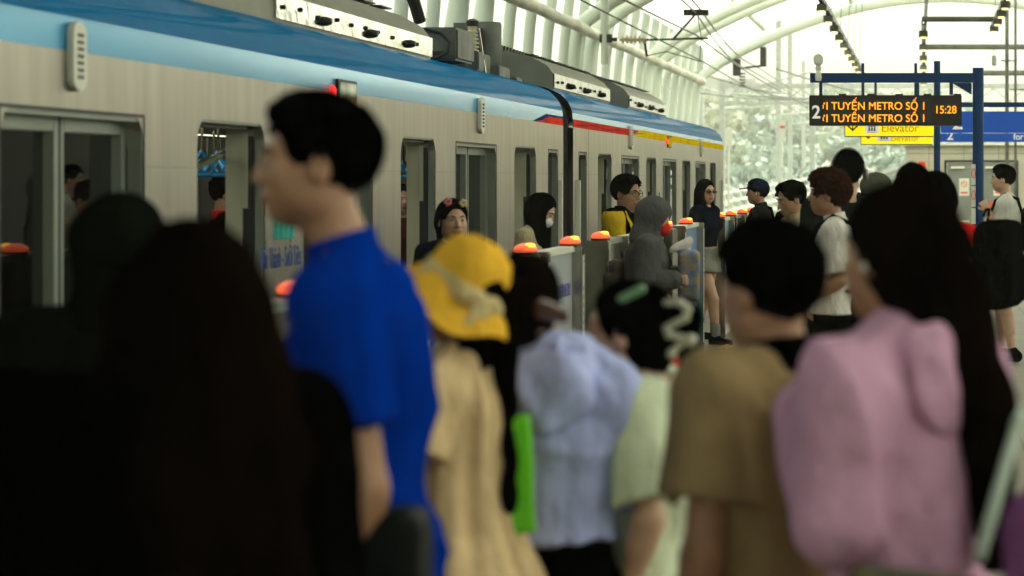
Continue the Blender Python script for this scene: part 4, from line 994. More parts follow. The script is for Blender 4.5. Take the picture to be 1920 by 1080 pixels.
def head_mats(o): pass
def make_person(label, px, ytop, t, az, skin='light', H=None, scale=1., hair='short', hairmat=None, top=None, bottom=None, shoes=blackc,
                armL=None, armR=None, head=(0,0), headoff=(0,0), lean=0., h=.008, face=False, female=False, walk=0., lipcol=None, seed=0, hs=None, x=None, eyes='open', group=None, cat='person', bw=1.0, fist=(.9,.9), longhair=None, beard=None, hairtop=.016, hh=None):
    """armL / armR: (elbow, wrist) in fractions of the height, local frame facing +Y, +X right"""
    if H is None: H = Z(ytop, t)-hairtop
    xx = X(px, t) if x is None else x
    H = H*1.0
    s = hs if hs else (.235 if H > 1.55 else .235-.05*min(1, (1.55-H)/.6))/.235
    sk = skins[skin]; lm = lipcol or lipm
    f = lambda p: (p[0]*H, p[1]*H, p[2]*H)
    ly = lean
    L = {}
    neck = Vector((headoff[0]*.35, ly*.9+headoff[1]*.35, 0.835*H))
    hc = Vector((headoff[0], ly+.012+headoff[1], H-.115*s))
    Hm = Matrix.Translation(hc) @ Matrix.Rotation(R(head[0]),4,'Z') @ Matrix.Rotation(R(-head[1]),4,'X') @ Matrix.Scale(s, 4)
    fw = .93 if female else 1.
    sh = .107*H*fw*bw
    if armL is None: armL = ((-.128,-.012,.63), (-.125,.03,.485))
    if armR is None: armR = ((.128,-.012,.63), (.125,.03,.485))
    root = None
    b = SDF()
    tors = [(.47,0,0,.088,.066),(.50,0,-.004,.097,.070),(.54,0,-.002,.092,.066),(.60,0,.0,.074 if female else .080,.056),(.68,0,.002,.086,.062),(.74,0,.0,.092,.064),(.79,0,-.002,.088,.056),(.815,0,-.003,.066,.044),(.835,0,-.002,.034,.034)]
    def tz(z): return ly*np.clip((z-.5)/.33, 0, 1.2)
    TS = [(z*H, cx*H, cy*H+tz(z), a*H*bw*(fw if z > .7 else 1), bb*H*bw) for z, cx, cy, a, bb in tors]
    b.loft(TS, .03)
    if female: 
        for sg in (-1,1): b.ell((sg*.045*H, .048*H+tz(.73), .725*H), (.042*H,.032*H,.040*H), k=.03)
    b.cone(tuple(neck-Vector((0,.01,.02))), tuple(hc+Vector((0,-.012*s,-.05*s))), .053*s*fw, .050*s*fw, .03)
    b.cone((-sh, tz(.8), .80*H), (sh, tz(.8), .80*H), .034*H*bw, .034*H*bw, .03)
    for sg in (-1, 1): b.cone((sg*.03*H, tz(.83), .835*H), (sg*sh, tz(.8), .805*H), .024*H, .027*H*bw, .03)
    arms = []
    for sg, (e, wv), fi in ((-1, armL, fist[0]), (1, armR, fist[1])):
        e = Vector(f(e))+Vector((0, tz(e[2]), 0)); wv = Vector(f(wv))+Vector((0, tz(.6)*.6, 0)); S0 = Vector((sg*sh, tz(.8), .80*H)); arms.append((S0, e, wv))
        b.cone(S0, e, .027*H*bw, .022*H*bw, .02); b.cone(e, wv, .0225*H*bw, .0150*H, .012); b.cone(e+(wv-e)*.12, e+(wv-e)*.4, .0245*H*bw, .021*H*bw, .02)
        # hand: palm, thumb, four fingers
        d = (wv-e).normalized(); inn = Vector((-sg, .15, 0)); n_ = (inn-d*inn.dot(d)).normalized(); side = d.cross(n_)*(-sg)
        if side.y < 0 and abs(d.z) > .6: side = -side
        q = H/1.7
        pc = wv+d*.05*q
        b.cone(wv, wv+d*.02*q, .0150*H, .019*q, .01)
        for u in (-.024,-.008,.008,.024): b.cone(wv+d*.02*q+side*u*.7*q, wv+d*.085*q+side*u*1.1*q, .0125*q, .0115*q, .01)
        for i, u in enumerate((.031,.0105,-.0105,-.030)):
            ln = (.068,.078,.072,.055)[i]*q; p0 = wv+d*.085*q+side*u*q; a1 = fi*.9; 
            p1 = p0+(d*math.cos(a1)+n_*math.sin(a1))*ln*.5; a2 = a1+fi*1.1; p2 = p1+(d*math.cos(a2)+n_*math.sin(a2))*ln*.32; a3 = a2+fi*.5; p3 = p2+(d*math.cos(a3)+n_*math.sin(a3))*ln*.2
            b.cone(p0, p1, .0098*q, .0088*q, .003); b.cone(p1, p2, .0088*q, .008*q, .003); b.cone(p2, p3, .008*q, .0068*q, .003)
        th = wv+d*.028*q+side*.026*q; t1 = th+(side*.75+d*.65+n_*.35).normalized()*.036*q; t2 = t1+(d*.9+n_*.45+side*.1).normalized()*.030*q
        b.cone(th, t1, .0135*q, .0105*q, .006); b.cone(t1, t2, .0105*q, .008*q, .004)
    # legs
    legs = []
    for sg in (-1, 1):
        st = walk*sg
        hip = Vector((sg*.052*H, 0, .49*H)); ank = Vector((sg*.055*H, st*H, (.045+abs(min(0, st))*.25)*H)); knee = (hip+ank)*.5+Vector((0,.02*H+abs(st)*.15*H,.005*H))
        legs.append((hip, knee, ank))
        b.cone(hip, knee, .052*H*bw, .033*H, .03); b.cone(knee, ank, .032*H, .0195*H, .015); b.cone(knee+(ank-knee)*.12-Vector((0,.008*H,0)), knee+(ank-knee)*.5-Vector((0,.008*H,0)), .031*H, .026*H, .02)
        toe = Vector((ank.x+sg*.01*H, ank.y+.095*H, ank.z-.028*H)); heel = Vector((ank.x, ank.y-.02*H, ank.z-.024*H))
        b.cone(heel, toe, .021*H, .016*H, .02)
    # head
    b.M = Hm
    b.ell((0,-.012,.028), (.074,.093,.086), k=.02)
    b.ell((0,.020,-.030), (.059,.068,.078), k=.03)
    b.ell((0,.052,-.082), (.026,.026,.026), k=.03)
    for sg in (-1,1):
        b.ell((sg*.036,.040,-.025), (.026,.034,.030), k=.025)                 # cheeks
        b.ell((sg*.045,.015,-.062), (.016,.035,.02), k=.03)                   # jaw
        b.ell((sg*.031,.088,.004), (.017,.011,.012), k=.012, op='s')          # sockets
        b.ell((sg*.030,.070,.002), (.014,.014,.012), k=.006)                  # lids
        b.cone((sg*.012,.083,.022), (sg*.045,.070,.023), .008, .007, .014)    # brow
        b.ell((sg*.077,-.006,-.006), (.009,.019,.031), rot=(-10,0,sg*-18), k=.006)
        b.ell((sg*.083,-.001,-.001), (.005,.010,.017), rot=(-10,0,sg*-18), k=.004, op='s')
    b.cone((0,.084,.012), (0,.096,-.024), .008, .0115, .012); b.ell((0,.099,-.028), (.012,.011,.010), k=.010)
    for sg in (-1,1): b.ell((sg*.012,.092,-.032), (.008,.009,.007), k=.006)
    b.cone((-.018,.083,-.058), (.018,.083,-.058), .0075, .0075, .006); b.cone((0,.087,-.057), (0,.087,-.058), .009, .009, .006)
    b.ell((0,.099,-.0585), (.024,.006,.0016), k=.003, op='s')
    b.cone((-.014,.082,-.067), (.014,.082,-.067), .0085, .0085, .006)
    b.M = Matrix()
    Hi = np.array(Hm.inverted())
    def mf(c):
        q = c @ Hi[:3,:3].T+Hi[:3,3]; return ((((q[:,0]/.026)**2+((q[:,2]+.0622)/.0125)**2) < 1) & (q[:,1] > .075)).astype(int)
    root = b.build('person', [sk, lm], None, h, matfn=mf)
    root.location = (xx, t, 0); root.rotation_euler.z = R(az); root.scale = (scale,)*3
    tag(root, label, cat, group)
    G = dict(root=root, Hm=Hm, H=H, s=s, arms=arms, legs=legs, TS=TS, tz=tz, neck=neck, hc=hc, sh=sh, bw=bw, h=h, az=az, loc=root.location.copy(), seed=seed)
    hm_ = hairmat or hairk
    if face:
        mb = MB()
        for sg in (-1,1): mb.lathe([(.001,-.011),(.008,-.008),(.0115,0),(.008,.008),(.001,.011)], (0,0,0), 12)
        ew = SDF(Hm)
        for sg in (-1,1): ew.ell((sg*.030,.0755,.002), (.0125,.0115,.0065 if eyes == 'open' else .003), k=0)
        ew.build('eyes', eyew, root, .0035*1)
        ew = SDF(Hm)
        for sg in (-1,1): ew.ell((sg*.030+face*.004 if face is not True else sg*.030,.0835,.002), (.0065,.005,.0062), k=0)
        ew.build('irises', eyed, root, .0025)
        ew = SDF(Hm)
        for sg in (-1,1): ew.cone((sg*.014,.091,.021), (sg*.030,.089,.027), .0035, .0035, .003).cone((sg*.030,.089,.027), (sg*.048,.078,.022), .0035, .002, .003)
        ew.build('eyebrows', hairk, root, .003)
    # hair
    hr = SDF(Hm); hh = hh or max(.006, h*.8)
    if hair in ('short', 'crop', 'buzz', 'curly', 'bowl'):
        th = {'short': .009, 'crop': .008, 'buzz': .006, 'curly': .026, 'bowl': .014}[hair]
        hr.ell((0,-.015,.034), (.078+th*.7,.097+th,.088+th), k=0)
        if hair in ('short', 'bowl', 'crop'): hr.ell((0,.028,.088), (.060,.058,.034+th*.4), k=.03)
        rr_ = np.random.RandomState(seed+50)
        if hair != 'curly':
            for i_ in range(90):
                v_ = rr_.normal(size=3); v_ /= np.linalg.norm(v_); v_[2] = abs(v_[2])*.9+.05; v_[1] += .15
                p_ = Vector((v_[0]*(.076+th*.7), -.015+v_[1]*(.095+th), .034+v_[2]*(.086+th))); d_ = Vector((v_[0]*.5+rr_.normal()*.25, .5+rr_.normal()*.4, -.35+v_[2]*.45))
                hr.cone(p_-d_*.012, p_+d_*.020, .008, .0025, .006)
        if hair == 'curly': hr.ell((0,.05,.085), (.085,.06,.055), k=.02); hr.ell((0,-.01,.10), (.08,.09,.05), k=.02)
        fz = {'short': -.034, 'crop': -.020, 'buzz': -.03, 'curly': -.045, 'bowl': -.05}[hair]
        hr.ell((0,.118,fz), (.078,.098,.118), k=.012, op='s')                                   # face opening
        for sg in (-1,1): hr.ell((sg*.085,.012,-.045), (.03,.045,.052), k=.012, op='s'); hr.ell((sg*.09,-.03,-.075), (.035,.05,.05), k=.012, op='s')
        hr.cut((0,-.06,-.062), (0,.25,-1), .01)
        dsp = strands(.0034, seed, curl=(.010 if hair == 'curly' else 0))
        hr.build('hair', hm_, root, hh, dsp)
    elif hair in ('long', 'longback', 'updo'):
        hr.ell((0,-.015,.034), (.084,.104,.095), k=0)
        hr.ell((0,-.05,-.02), (.076,.066,.10), k=.04)
        hr.ell((0,.120,-.028), (.071,.100,.112), k=.010, op='s')
        if hair == 'updo':
            for sg in (-1,1): hr.ell((sg*.09,.01,-.06), (.03,.05,.055), k=.012, op='s')
            hr.cut((0,-.05,-.085), (0,.2,-1), .01)
        hr.M = Matrix()
        if longhair:
            for (a, bq, ra, rb) in longhair:
                A = hc+Vector(a)*s; Bq = hc+Vector(bq)*s; hr.cone(A, Bq, ra*s, rb*s, .03)
        hr.build('hair', hm_, root, hh, strands(.0035, seed, freq=150))
    elif hair == 'none': pass
    # clothing
    def grow(TSx, z0, z1, add, flare=0, addb=None):
        st = [q for q in TSx if z0*H < q[0] < z1*H]; o = []
        arr = np.array(sorted(TSx)); 
        for z in [z0*H]+[q[0] for q in st]+[z1*H]:
            v = [np.interp(z, arr[:,0], arr[:,i]) for i in range(1,5)]; g = add+flare*max(0, (.66*H-z))
            o.append((z, v[0], v[1], v[2]+g, v[3]+(addb if addb is not None else add)+flare*.8*max(0, (.66*H-z))))
        return o
    if bottom:
        m_, kind, inf = bottom[0], bottom[1], (bottom[2] if len(bottom) > 2 else .014)
        c = SDF()
        if kind in ('trousers', 'shorts'):
            c.loft(grow(TS, .47, .58, inf), .02)
            for (hip, knee, ank) in legs:
                if kind == 'trousers':
                    c.cone(hip, knee, .052*H*bw+inf, .034*H+inf, .02); c.cone(knee, ank+Vector((0,0,.01)), .034*H+inf, .024*H+inf, .02)
                else:
                    c.cone(hip, hip+(knee-hip)*.85, .052*H*bw+inf, .040*H+inf*1.8, .02)
            if kind == 'shorts': c.cut((0,0,.29*H), (0,0,-1), .004)
            c.cut((0,0,.585*H), (0,0,1), .004)
        else:   # skirt
            zz = bottom[3]; arr = grow(TS, .5, .585, inf)
            st = [(zz*H, 0, .0, .125*H, .095*H)]+arr; c.loft(st, .01)
            for (hip, knee, ank) in legs:
                c.cone(hip, hip+(knee-hip)*.5, .052*H*bw+inf*1.4, .05*H+inf, .02)
            c.cut((0,0,zz*H), (0,0,-1), .004)
        c.build({'trousers': 'trousers', 'shorts': 'shorts', 'skirt': 'skirt'}[kind], m_, root, max(h, .009), folds(.004, seed+3))
    if top:
        m_ = top['m']; inf = top.get('inf', .014); z0 = top.get('hem', .46); slv = top.get('sleeve', 'short'); fa = top.get('fold', .004)
        c = SDF(); TT = list(TS)
        if z0 < .47: TT = [(z0*H-.001, 0, 0, TS[1][3]*1.0, TS[1][4]*1.0)]+TS[1:]
        c.loft(grow(TT, z0, .832, inf, top.get('flare', .04)), .03)
        if female:
            for sg in (-1,1): c.ell((sg*.045*H, .048*H+tz(.73), .725*H), (.042*H+inf*.7,.032*H+inf*.7,.040*H+inf*.7), k=.03)
        for sg in (-1, 1): c.cone((sg*.03*H, tz(.83), .832*H), (sg*sh, tz(.8), .805*H), .026*H+inf*.6, .030*H*bw+inf, .03)
        if top.get('slope'):
            for sg, (S0, e, wv) in zip((-1, 1), arms):
                c.cone(Vector((sg*.02*H, tz(.83)-.012, .832*H)), S0+(e-S0)*.30, .038*H, .036*H+inf, .05)
        for (S0, e, wv) in arms:
            if slv == 'none': continue
            fr = {'short': top.get('slen', .80), 'long': 1}[slv]; ee = S0+(e-S0)*fr
            c.cone(S0, ee, .030*H*bw+inf*1.1, .027*H*bw+inf*(1.6 if slv == 'short' else 1.1), .02)
            if slv == 'long': c.cone(e, wv-(wv-e)*.04, .026*H*bw+inf, .019*H+inf*.9, .015)
            else:
                d = (ee-S0).normalized(); c.cut(ee+d*.012, d, .003) if False else None
        if slv == 'short':   # cut sleeves clean
            for (S0, e, wv) in arms:
                fr = top.get('slen', .80); ee = S0+(e-S0)*fr; d = (e-S0).normalized(); c.rbox(tuple(ee+d*.075), (.10,.10,.068), .006, None, k=.004, op='s')
                c.p[-1] = ('b', np.array(ee+d*.08), np.array((.085,.085,.07)), np.array(d.to_track_quat('Z','Y').to_matrix()), .006, .004, 's')
            # give back any torso lost to the cutters
            c.loft(grow(TT, z0, .80, inf*.9, top.get('flare', .04)), .012)
        c.cut((0,0,z0*H), (0,0,-1), .004)
        if top.get('neck', 'round') == 'round': c.ell((0, tz(.84)+.02, .857*H), (.055*s,.062*s,.042*s), k=.008, op='s')
        elif top['neck'] == 'v': c.ell((0, tz(.84)+.035, .845*H), (.05*s,.06*s,.06*s), k=.008, op='s')
        o = c.build(top.get('name', 'shirt'), m_, root, h, folds(fa, seed, top.get('vert', 0), lf=top.get('lf', 0)), matfn=top.get('matfn')); 
        for q in top.get('mats', []): o.data.materials.append(q)
        G['top'] = o
        if top.get('collar'):
            cc = SDF(); nk = neck+Vector((0,-.006,.0)); d = (hc+Vector((0,-.02,-.06))-nk).normalized()
            cc.cone(nk+Vector((0,0,-.012)), nk+d*.055, .068*s, .064*s, 0); cc.cone(nk+Vector((0,0,-.03)), nk+d*.08, .053*s, .049*s, k=.003, op='u')
            cc.p[-1] = cc.p[-1][:5]+(.003, 's'); cc.ell(tuple(nk+Vector((0,.07*s,.035))), (.03*s,.05*s,.05*s), k=.005, op='s'); cc.cut(tuple(nk+d*.052), tuple(d), .003)
            cc.build('collar', top['collar'], root, min(h, .007))
        if top.get('hood') == 'down':
            cc = SDF(); nb = Vector((0, tz(.82)-.045, .80*H))
            nk = Vector((0, tz(.83)-.005, .838*H)); q_ = []
            for i in range(13):
                a = math.radians(35+290*i/12); bk = (1-math.cos(a))*.5     # 0 front, 1 back
                q_.append((nk+Vector((math.sin(a)*(.083+.012*bk)*s, math.cos(a)*(.070+.03*bk)*s, (-.030+.038*bk)*s)), (.015+.012*bk)*s))
            for (a, ra), (b2, rb_) in zip(q_[:-1], q_[1:]): cc.cone(a, b2, ra, rb_, .012)
            cc.ell(tuple(nk+Vector((0,-.100*s,-.060*s))), (.112*s,.030*s,.098*s), rot=(-10,0,0), k=.05); cc.cone(nk+Vector((-.07,-.115,-.02))*1.0, nk+Vector((0,-.128,-.115)), .012, .016, .03); cc.cone(nk+Vector((0,-.128,-.115)), nk+Vector((.07,-.115,-.02)), .016, .012, .03)
            cc.ell(tuple(nk+Vector((0,-.082*s,.036*s))), (.055*s,.018*s,.060*s), k=.015, op='s')
            cc.build('hood', top.get('hoodm', m_), root, h, folds(fa*.9, seed+9, fz=26))
        if top.get('hood') == 'up':
            cc = SDF(Hm); cc.ell((0,-.015,.03), (.105,.125,.115), k=0); cc.ell((0,-.02,-.09), (.098,.10,.09), k=.05); cc.ell((0,-.01,-.16), (.125,.105,.06), k=.07); cc.ell((0,.14,-.03), (.070,.11,.105), k=.012, op='s')
            cc.build('hood', m_, root, h, folds(.004, seed+5))
    if shoes:
        for (hip, knee, ank) in legs:
            c = SDF(); sg = -1 if ank.x < 0 else 1; toe = Vector((ank.x+sg*.01*H, ank.y+.10*H, ank.z-.030*H)); heel = Vector((ank.x, ank.y-.022*H, ank.z-.022*H))
            c.cone(heel, toe, .027*H, .022*H, .02); c.cone(ank+Vector((0,0,.01)), heel, .026*H, .027*H, .02); c.cut((0,0,-.0), (0,0,-1), .003) if walk == 0 else None
            c.build('shoe', shoes, root, .01)
    return G
def attach(G, s, name, m, h=None, disp=None): return s.build(name, m, G['root'], h or G['h'], disp)
def loose(G, s, name, m, label, cat, h=None, disp=None, group=None):
    o = s.build(name, m, None, h or G['h'], disp); o.location = G['root'].location; o.rotation_euler = G['root'].rotation_euler; o.scale = G['root'].scale; return tag(o, label, cat, group)
def straps(G, parent, m, w=.022, y0=None):
    """two shoulder straps round the shoulders, part of the bag"""
    H = G['H']; tz = G['tz']; bw = G['bw']
    for sg in (-1, 1):
        c = SDF()
        pts = [(.055,-.062,.76),(.058,-.045,.825),(.060,.0,.850),(.062,.045,.815),(.066,.078,.72),(.075,.060,.62),(.085,.0,.60),(.07,-.07,.60)]
        P = [Vector((sg*a*H*1.0, b*H*1.12*bw+tz(c_)+(-.012 if b < 0 else .012), c_*H+.012)) for a, b, c_ in pts]
        for a, b in zip(P[:-1], P[1:]): c.cone(a, b, w*.6, w*.6, .01)
        o = c.build('strap', m, parent, min(G['h'], .009)); return o
def backpack(G, m, label, size=(.15,.085,.21), z=.66, h=None, strapm=None, group='backpacks worn by the people', dy=0, disp=.008, dx=0):
    H = G['H']; y = -(.064*H*G['bw']+size[1]+.02)+G['tz'](z)+dy
    c = SDF(); c.rbox((dx,y,z*H), (size[0]-.075,size[1]-.06,size[2]-.075), .06, k=0); c.ell((dx,y,z*H-size[2]*.35), (size[0]*1.02,size[1]*1.05,size[2]*.6), k=.05); c.rbox((dx,y-size[1]*.72,z*H-size[2]*.3), (size[0]*.62,.012,size[2]*.38), .028, k=.008)
    o = loose(G, c, 'backpack', m, label, 'backpack', h, folds(disp, G['seed']+21), group)
    straps(G, o, strapm or m)
    z_ = MB(); z_.tube([(dx-size[0]*.8,y-size[1]*.7,z*H-.02),(dx-size[0]*.72,y-size[1]*.78,z*H+size[2]*.62),(dx,y-size[1]*.7,z*H+size[2]*.9),(dx+size[0]*.72,y-size[1]*.78,z*H+size[2]*.62),(dx+size[0]*.8,y-size[1]*.7,z*H-.02)], .004, 5).build('zip', mat('zip_grey', (.10,.10,.10), .4), o, True)
    MB().tube([(dx-.03,y+size[1]*.7,z*H+size[2]),(dx-.02,y+size[1]*.6,z*H+size[2]+.035),(dx+.02,y+size[1]*.6,z*H+size[2]+.035),(dx+.03,y+size[1]*.7,z*H+size[2])], .008, 6).build('handle', m, o, True)
    return o
# ================================================================ the crowd
PG = 'people waiting on the platform'; IG = 'passengers inside the train, some standing in for reflections'
bluec = cloth('royal_blue', (.0,.029,.31)); beige = cloth('beige', (.42,.31,.16)); lav = cloth('lavender', (.47,.53,.92)); mint = cloth('mint_cream', (.66,.74,.55))
tanc = cloth('tan', (.33,.24,.125)); pinkc = cloth('pink', (.64,.37,.55)); mauve = cloth('mauve', (.20,.07,.20)); greyc = cloth('grey', (.10,.105,.105)); whitec = cloth('white', (.75,.73,.68))
yelc = cloth('jacket_yellow', (.55,.38,.02)); redc = cloth('red', (.50,.012,.015)); marc = cloth('maroon', (.09,.015,.015)); lgrey = cloth('light_grey', (.58,.58,.54)); olive = cloth('olive', (.004,.006,.0035)); skirtg = cloth('skirt_grey', (.26,.27,.24))
peach = cloth('peach_beige', (.72,.54,.31)); denim = cloth('denim', (.02,.03,.07)); khaki = cloth('khaki', (.46,.40,.27))
hatm = cloth('hat_yellow', (.80,.46,.045)); ribbon = cloth('ribbon_cream', (.66,.54,.28))
def lane(px, t): return X(px, t)
# --- foreground -------------------------------------------------
P = make_person('person in royal blue polo in left profile, tallest in the foreground', 683, 170, 4.75, 90, 'tan', hair='short', headoff=(0,.058), head=(14,-2), lean=.015,
    top=dict(m=bluec, slen=.66, hem=.47, flare=0, inf=.017, fold=.006, neck='v', collar=bluec, name='polo_shirt', lf=.016), bottom=(denim, 'trousers'), armL=((-.130,-.03,.625), (-.118,.02,.50)), armR=((.13,0,.63), (.12,.06,.49)), h=.006, face=True, hs=.98, seed=1, group=PG, bw=1.02)
c = SDF(); c.ell((-.085,.135,1.22), (.012,.008,.02), k=0); attach(P, c, 'chest_badge', redc, .004)
c = SDF(); c.rbox((-.16,.02,.88), (.055,.13,.14), .03, k=0); o = loose(P, c, 'shoulder_bag', mat('bag_dark_teal', (.004,.007,.0065), .6, spec=.1, bump=.2, bs=60), 'dark teal shoulder bag hanging at the hip of the man in blue polo', 'bag', .01, folds(.005, 3))
P = make_person('person with very long dark brown hair in black jacket, nearest at lower left', 300, 398, 3.9, 12, 'light', hair='long', hairmat=hairb, female=True, headoff=(.045,0), hairtop=.02,
    longhair=[((0,-.06,.0), (.02,-.10,-.30), .105, .095), ((.05,-.04,-.02), (.115,-.07,-.22), .065, .065), ((.11,-.07,-.2), (.15,-.09,-.45), .062, .04), ((-.05,-.05,-.02), (-.10,-.08,-.30), .07, .07), ((0,-.10,-.28), (.03,-.11,-.5), .10, .06)],
    top=dict(m=blackc, sleeve='long', inf=.038, fold=.008, hood='down', name='jacket'), bottom=(blackc, 'trousers'), bw=1.2, seed=2, group=PG)
P = make_person('person in dark olive hood behind the long-haired woman at far left', 222, 362, 5.9, 25, 'tan', hair='short', H=1.545,
    top=dict(m=olive, sleeve='long', inf=.03, hood='up', name='jacket', fold=.006), bottom=(blackc, 'trousers'), bw=1.15, seed=3, group=PG)
# girl in the hat
P = make_person('child in yellow bucket hat and beige ruffled dress with a long black braid', 868, 440, 5.65, 74, 'brown', hair='long', female=True, H=1.455, head=(0,-8), headoff=(-.0,.0), hs=.84, h=.007,
    longhair=[((0,-.05,-.05), (0,-.06,-.14), .06, .05)],
    top=dict(m=peach, hem=.50, inf=.022, sleeve='short', slen=.42, flare=.30, vert=.75, fold=.009, name='dress', neck='round'), bottom=(blackc, 'trousers'), armL=((-.150,.05,.63), (-.13,.10,.52)), armR=((.098,.01,.63), (.09,.05,.49)), bw=.84, seed=4, group=PG)
hatM = P['Hm'] @ Matrix.Scale(.96,4) @ Matrix.Translation((0,-.012,.028)) @ Matrix.Rotation(R(22),4,'X') @ Matrix.Rotation(R(6),4,'Y') @ Matrix.Rotation(R(-40),4,'Z')
def lathe_obj(M, prof, name, m, parent, n=36, wob=0):
    mb = MB(); mb.lathe(prof, (0,0,0), n); mb.v = [tuple(M @ Vector((x*(1+wob*math.sin(5*math.atan2(y,x))), y*(1+wob*math.cos(3*math.atan2(y,x))), z+wob*.4*math.sin(4*math.atan2(y,x)) if z < .01 else z))) for x, y, z in mb.v]; return mb.build(name, m, parent, True)
hat = lathe_obj(hatM, [(.004,.135),(.045,.130),(.082,.108),(.101,.07),(.108,.02),(.112,-.004),(.138,-.022),(.178,-.060),(.188,-.070),(.178,-.072),(.132,-.028),(.104,-.01),(.098,.03),(.01,.12)], 'bucket_hat', hatm, None, wob=.05)
hat.location = P['root'].location; hat.rotation_euler = P['root'].rotation_euler; tag(hat, 'yellow bucket hat with cream ribbon, worn by the child in beige dress', 'hat')
lathe_obj(hatM, [(.1095,.030),(.1125,.028),(.1145,-.008),(.110,-.010)], 'ribbon_band', ribbon, hat, wob=.05)
c = SDF(hatM); c.ell((.040,-.118,.005), (.042,.016,.026), rot=(0,20,15), k=0).ell((-.035,-.118,.005), (.040,.016,.024), rot=(0,-25,-12), k=.01).ell((.005,-.122,.005), (.014,.016,.016), k=.005).cone((.0,-.124,-.005), (-.02,-.150,-.060), .008, .014).cone((.01,-.124,-.005), (.035,-.150,-.055), .008, .014); c.build('bow', ribbon, hat, .006, folds(.003, 8, fz=60))
c = SDF()
for i in range(9):
    u = i/9; c.ell((.005*math.sin(i*2.2), -.095-.005*math.cos(i*2.2)-.01*u, 1.245-.036*i*1.05), (.024-.008*u,.026-.008*u,.034), k=.02)
attach(P, c, 'braid', hairk, .006, strands(.0025, 4, freq=200))
# child in lavender jacket
P = make_person('child in lavender blue jacket with hood down, hair held in a claw clip', 1046, 455, 5.85, -5, 'tan', hair='updo', hairmat=hairb, female=False, H=1.435, headoff=(-.080,.02), head=(6,-8), hs=.9, h=.008,
    top=dict(m=lav, sleeve='long', inf=.030, hem=.572, slope=1, lf=.018, fold=.010, hood='down', flare=.10, vert=.25, name='jacket'), bottom=(blackc, 'trousers', .02), bw=.80, armL=((-.100,.05,.65), (-.085,.12,.60)), armR=((.106,.05,.65), (.095,.10,.60)), seed=5, group=PG)
c = SDF(P['Hm']); c.ell((0,-.10,.03), (.075,.05,.06), k=0).ell((.055,-.085,.005), (.045,.035,.035), k=.02); attach(P, c, 'hair_bun', hairb, .007, strands(.003, 5))
c = SDF(P['Hm']); c.cone((.05,-.13,.03), (.105,-.09,.0), .013, .009).cone((.05,-.13,.0), (.105,-.09,-.02), .013, .009).ell((.05,-.115,-.045), (.013,.012,.013), k=0); o = loose(P, c, 'claw_clip', mat('clip_brown', (.05,.012,.01), .2, 0, coat=.5), 'dark brown claw clip in the hair of the child in lavender jacket', 'hair clip', .004)
c = SDF(); c.rbox((-.040,-.225,.99), (.030,.010,.115), .008, rot=(0,-4,12), k=0); loose(P, c, 'tote_bag', mat('bag_green', (.13,.62,.0), .5, 0, var=.08, vs=5), 'bright green bag between the black braid and the lavender jacket', 'bag', .007, folds(.004, 6))
# girl with pearl clips
P = make_person('child in mint cream shirt, black hair pinned up with pearl clips', 1222, 520, 6.0, 82, 'light', hair='updo', female=False, H=1.37, headoff=(0,.045), head=(0,-4), hs=.93, h=.007, face=True, hairtop=.012,
    top=dict(m=mint, slen=.84, hem=.45, inf=.026, lf=.010, fold=.007, name='shirt'), bottom=(khaki, 'shorts', .02), armL=((-.135,-.03,.645), (-.125,.01,.515)), seed=7, group=PG)
c = SDF(P['Hm']); c.ell((0,-.122,.02), (.066,.056,.070), k=0).ell((.0,-.15,.055), (.05,.03,.03), k=.02).ell((.0,-.15,-.02), (.045,.03,.03), k=.02); attach(P, c, 'hair_bun', hairk, .006, strands(.006, 6))
pearl = mat('pearl', (.50,.50,.38), .25, 0, coat=.4); jade = mat('jade_clip', (.16,.32,.18), .25, 0, coat=.3)
c = SDF(P['Hm']); 
zz = [(-.058,-.105,.082),(-.060,-.135,.086),(-.058,-.158,.072),(-.062,-.155,.050),(-.068,-.132,.036),(-.070,-.112,.024),(-.072,-.120,.008),(-.066,-.150,.004),(-.066,-.150,-.012),(-.07,-.128,-.030)]
for a, b in zip(zz[:-1], zz[1:]): c.cone(a, b, .009, .009, .004)
c.ell((-.07,-.172,.0), (.016,.016,.016), k=0); c.ell((-.072,-.130,-.035), (.013,.013,.013), k=0)
loose(P, c, 'pearl_hair_clip', pearl, 'zigzag pearl hair clip on the bun of the child in mint cream shirt', 'hair clip', .004)
c = SDF(P['Hm']); c.cone((-.068,.0,.082), (-.060,-.045,.110), .012, .011); loose(P, c, 'hair_clip', jade, 'pale green oval clip on top of the black pinned-up hair', 'hair clip', .004)
# boy in tan tee
P = make_person('person in tan shirt with black collar, short black hair, seen from behind', 1464, 410, 4.9, 48, 'tan', hair='short', H=1.515, headoff=(.0,.018), head=(4,0), h=.007, face=True,
    top=dict(m=tanc, slen=.66, hem=.42, inf=.032, lf=.014, fold=.007, collar=blackc, name='shirt'), bottom=(blackc, 'trousers', .02), bw=1.02, armL=((-.125,.0,.635), (-.12,.04,.49)), seed=8, group=PG)
